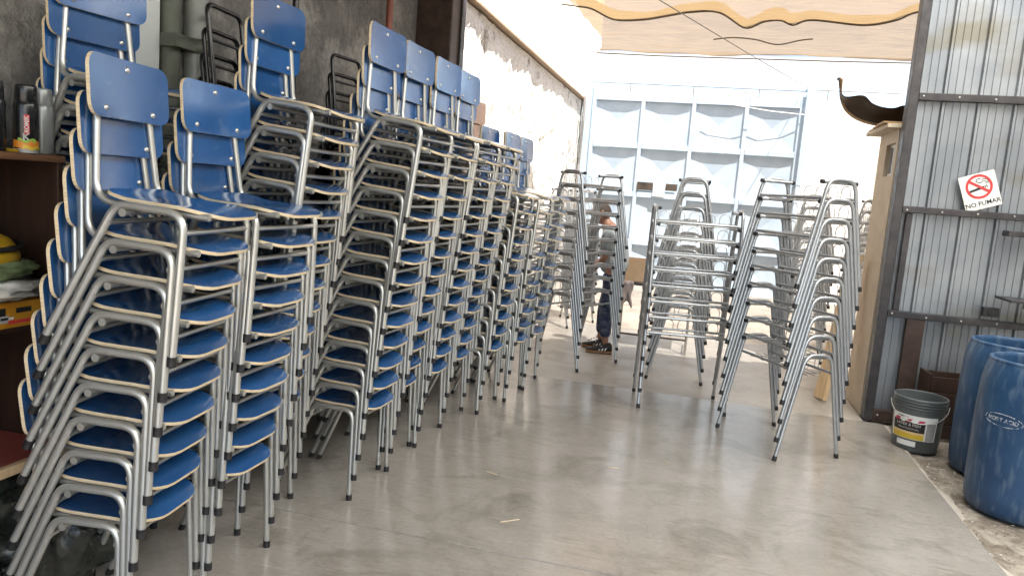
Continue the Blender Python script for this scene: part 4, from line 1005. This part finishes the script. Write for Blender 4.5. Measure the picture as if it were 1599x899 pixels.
# hair cap
bm = bmesh.new(); bmesh.ops.create_uvsphere(bm, u_segments=28, v_segments=20, radius=1)
for v in list(bm.verts):
    x, y, z = v.co
    v.co = Vector((x * .103 + .005, y * .083, z * .124)) * (1 + .02 * noise.noise(v.co * 9))
bmesh.ops.delete(bm, geom=[v for v in bm.verts if v.co.z < .035 + (-.10 if v.co.x > -.005 else 0) + (.045 if v.co.x < -.06 else 0) - .02 * noise.noise(v.co * 60)], context='VERTS')
me = bpy.data.meshes.new('hair'); bm.to_mesh(me); bm.free(); me.materials.append(M['hair'])
for p in me.polygons: p.use_smooth = True
link('hair', me, fo)
# hands: palm with five fingers
for w_, dirn, side in (((-.255, -.145, .79), Vector((-.55, .20, -.8)).normalized(), 1), ((-.285, .06, .81), Vector((-.6, -.25, -.75)).normalized(), -1)):
    w = Vector(w_); d = dirn; lat = d.cross(Vector((0, 1, 0))).normalized(); pal = lat.cross(d).normalized()
    vs = [w, w + d * .04, w + d * .08]; ed = [(0, 1), (1, 2)]; rd = [(.022, .018), (.034, .014), (.032, .012)]
    for k in range(4):
        o_ = lat * (.027 - .018 * k); ln = (.062, .074, .068, .052)[k]; i0 = len(vs)
        vs += [w + d * .088 + o_, w + d * (.088 + ln * .5) + o_ + pal * side * .008, w + d * (.088 + ln * .85) + o_ + pal * side * .030]
        ed += [(2, i0), (i0, i0 + 1), (i0 + 1, i0 + 2)]; rd += [.0095, .0085, .007]
    i0 = len(vs); vs += [w + d * .03 + lat * .038, w + d * .06 + lat * .055 + pal * side * .012, w + d * .085 + lat * .052 + pal * side * .022]
    ed += [(1, i0), (i0, i0 + 1), (i0 + 1, i0 + 2)]; rd += [.0115, .010, .008]
    skin_obj('hand', [tuple(v) for v in vs], ed, rd, M['skin'], pe, 2)
# shoes
for (x, y, a) in ((.0, -.10, 8), (-.08, .12, -6)):
    s = empty('shoe', (x, y, 0), (0, 0, R(a))); s.parent = pe
    def foot_ring(x, z, hw): return x, z, hw
    n = 14; secs = [(.085, .036, .030, .09), (.06, .042, .036, .12), (.02, .044, .038, .115), (-.04, .047, .042, .085), (-.10, .048, .046, .062), (-.15, .042, .042, .05), (-.185, .026, .03, .04)]
    def loft(z0f, z1f, grow, mat, name):
        b = MB(); vs = []
        for (sx, hw, hw2, h) in secs:
            z0, z1 = z0f(h), z1f(h)
            for k in range(n):
                t = 2 * math.pi * k / n; vs.append((sx, (hw + grow) * math.copysign(abs(math.cos(t)) ** .6, math.cos(t)), (z0 + z1) / 2 + (z1 - z0) / 2 * math.copysign(abs(math.sin(t)) ** .8, math.sin(t))))
        m_ = len(secs)
        b.add(vs, [(i * n + k, i * n + (k + 1) % n, (i + 1) * n + (k + 1) % n, (i + 1) * n + k) for i in range(m_ - 1) for k in range(n)] + [tuple(range(n)), tuple(range((m_ - 1) * n, m_ * n))[::-1]], 0, True)
        return b.obj(name, mat, s)
    loft(lambda h: .026, lambda h: h, 0, M['shoe'], 'upper'); loft(lambda h: 0, lambda h: .034, .006, M['gum'], 'sole')
    for k in range(3):
        for sy in (-1, 1):
            b = MB(); x0 = -.055 + .030 * k
            b.add([(x0, sy * .049, .036), (x0 + .012, sy * .049, .036), (x0 + .037, sy * .040, .085), (x0 + .025, sy * .040, .085), (x0, sy * .044, .036), (x0 + .012, sy * .044, .036), (x0 + .037, sy * .036, .085), (x0 + .025, sy * .036, .085)],
                  [(0, 1, 2, 3), (7, 6, 5, 4), (0, 4, 5, 1), (1, 5, 6, 2), (2, 6, 7, 3), (3, 7, 4, 0)]); b.obj('stripe', M['white'], s)
    for k in range(4):
        b = MB(); xx = -.115 + .028 * k; zz = .075 + .016 * k; b.tube([(xx, -.026, zz - .004), (xx, 0, zz + .006), (xx, .026, zz - .004)], .004, 6); b.obj('lace', M['shoe'], s)
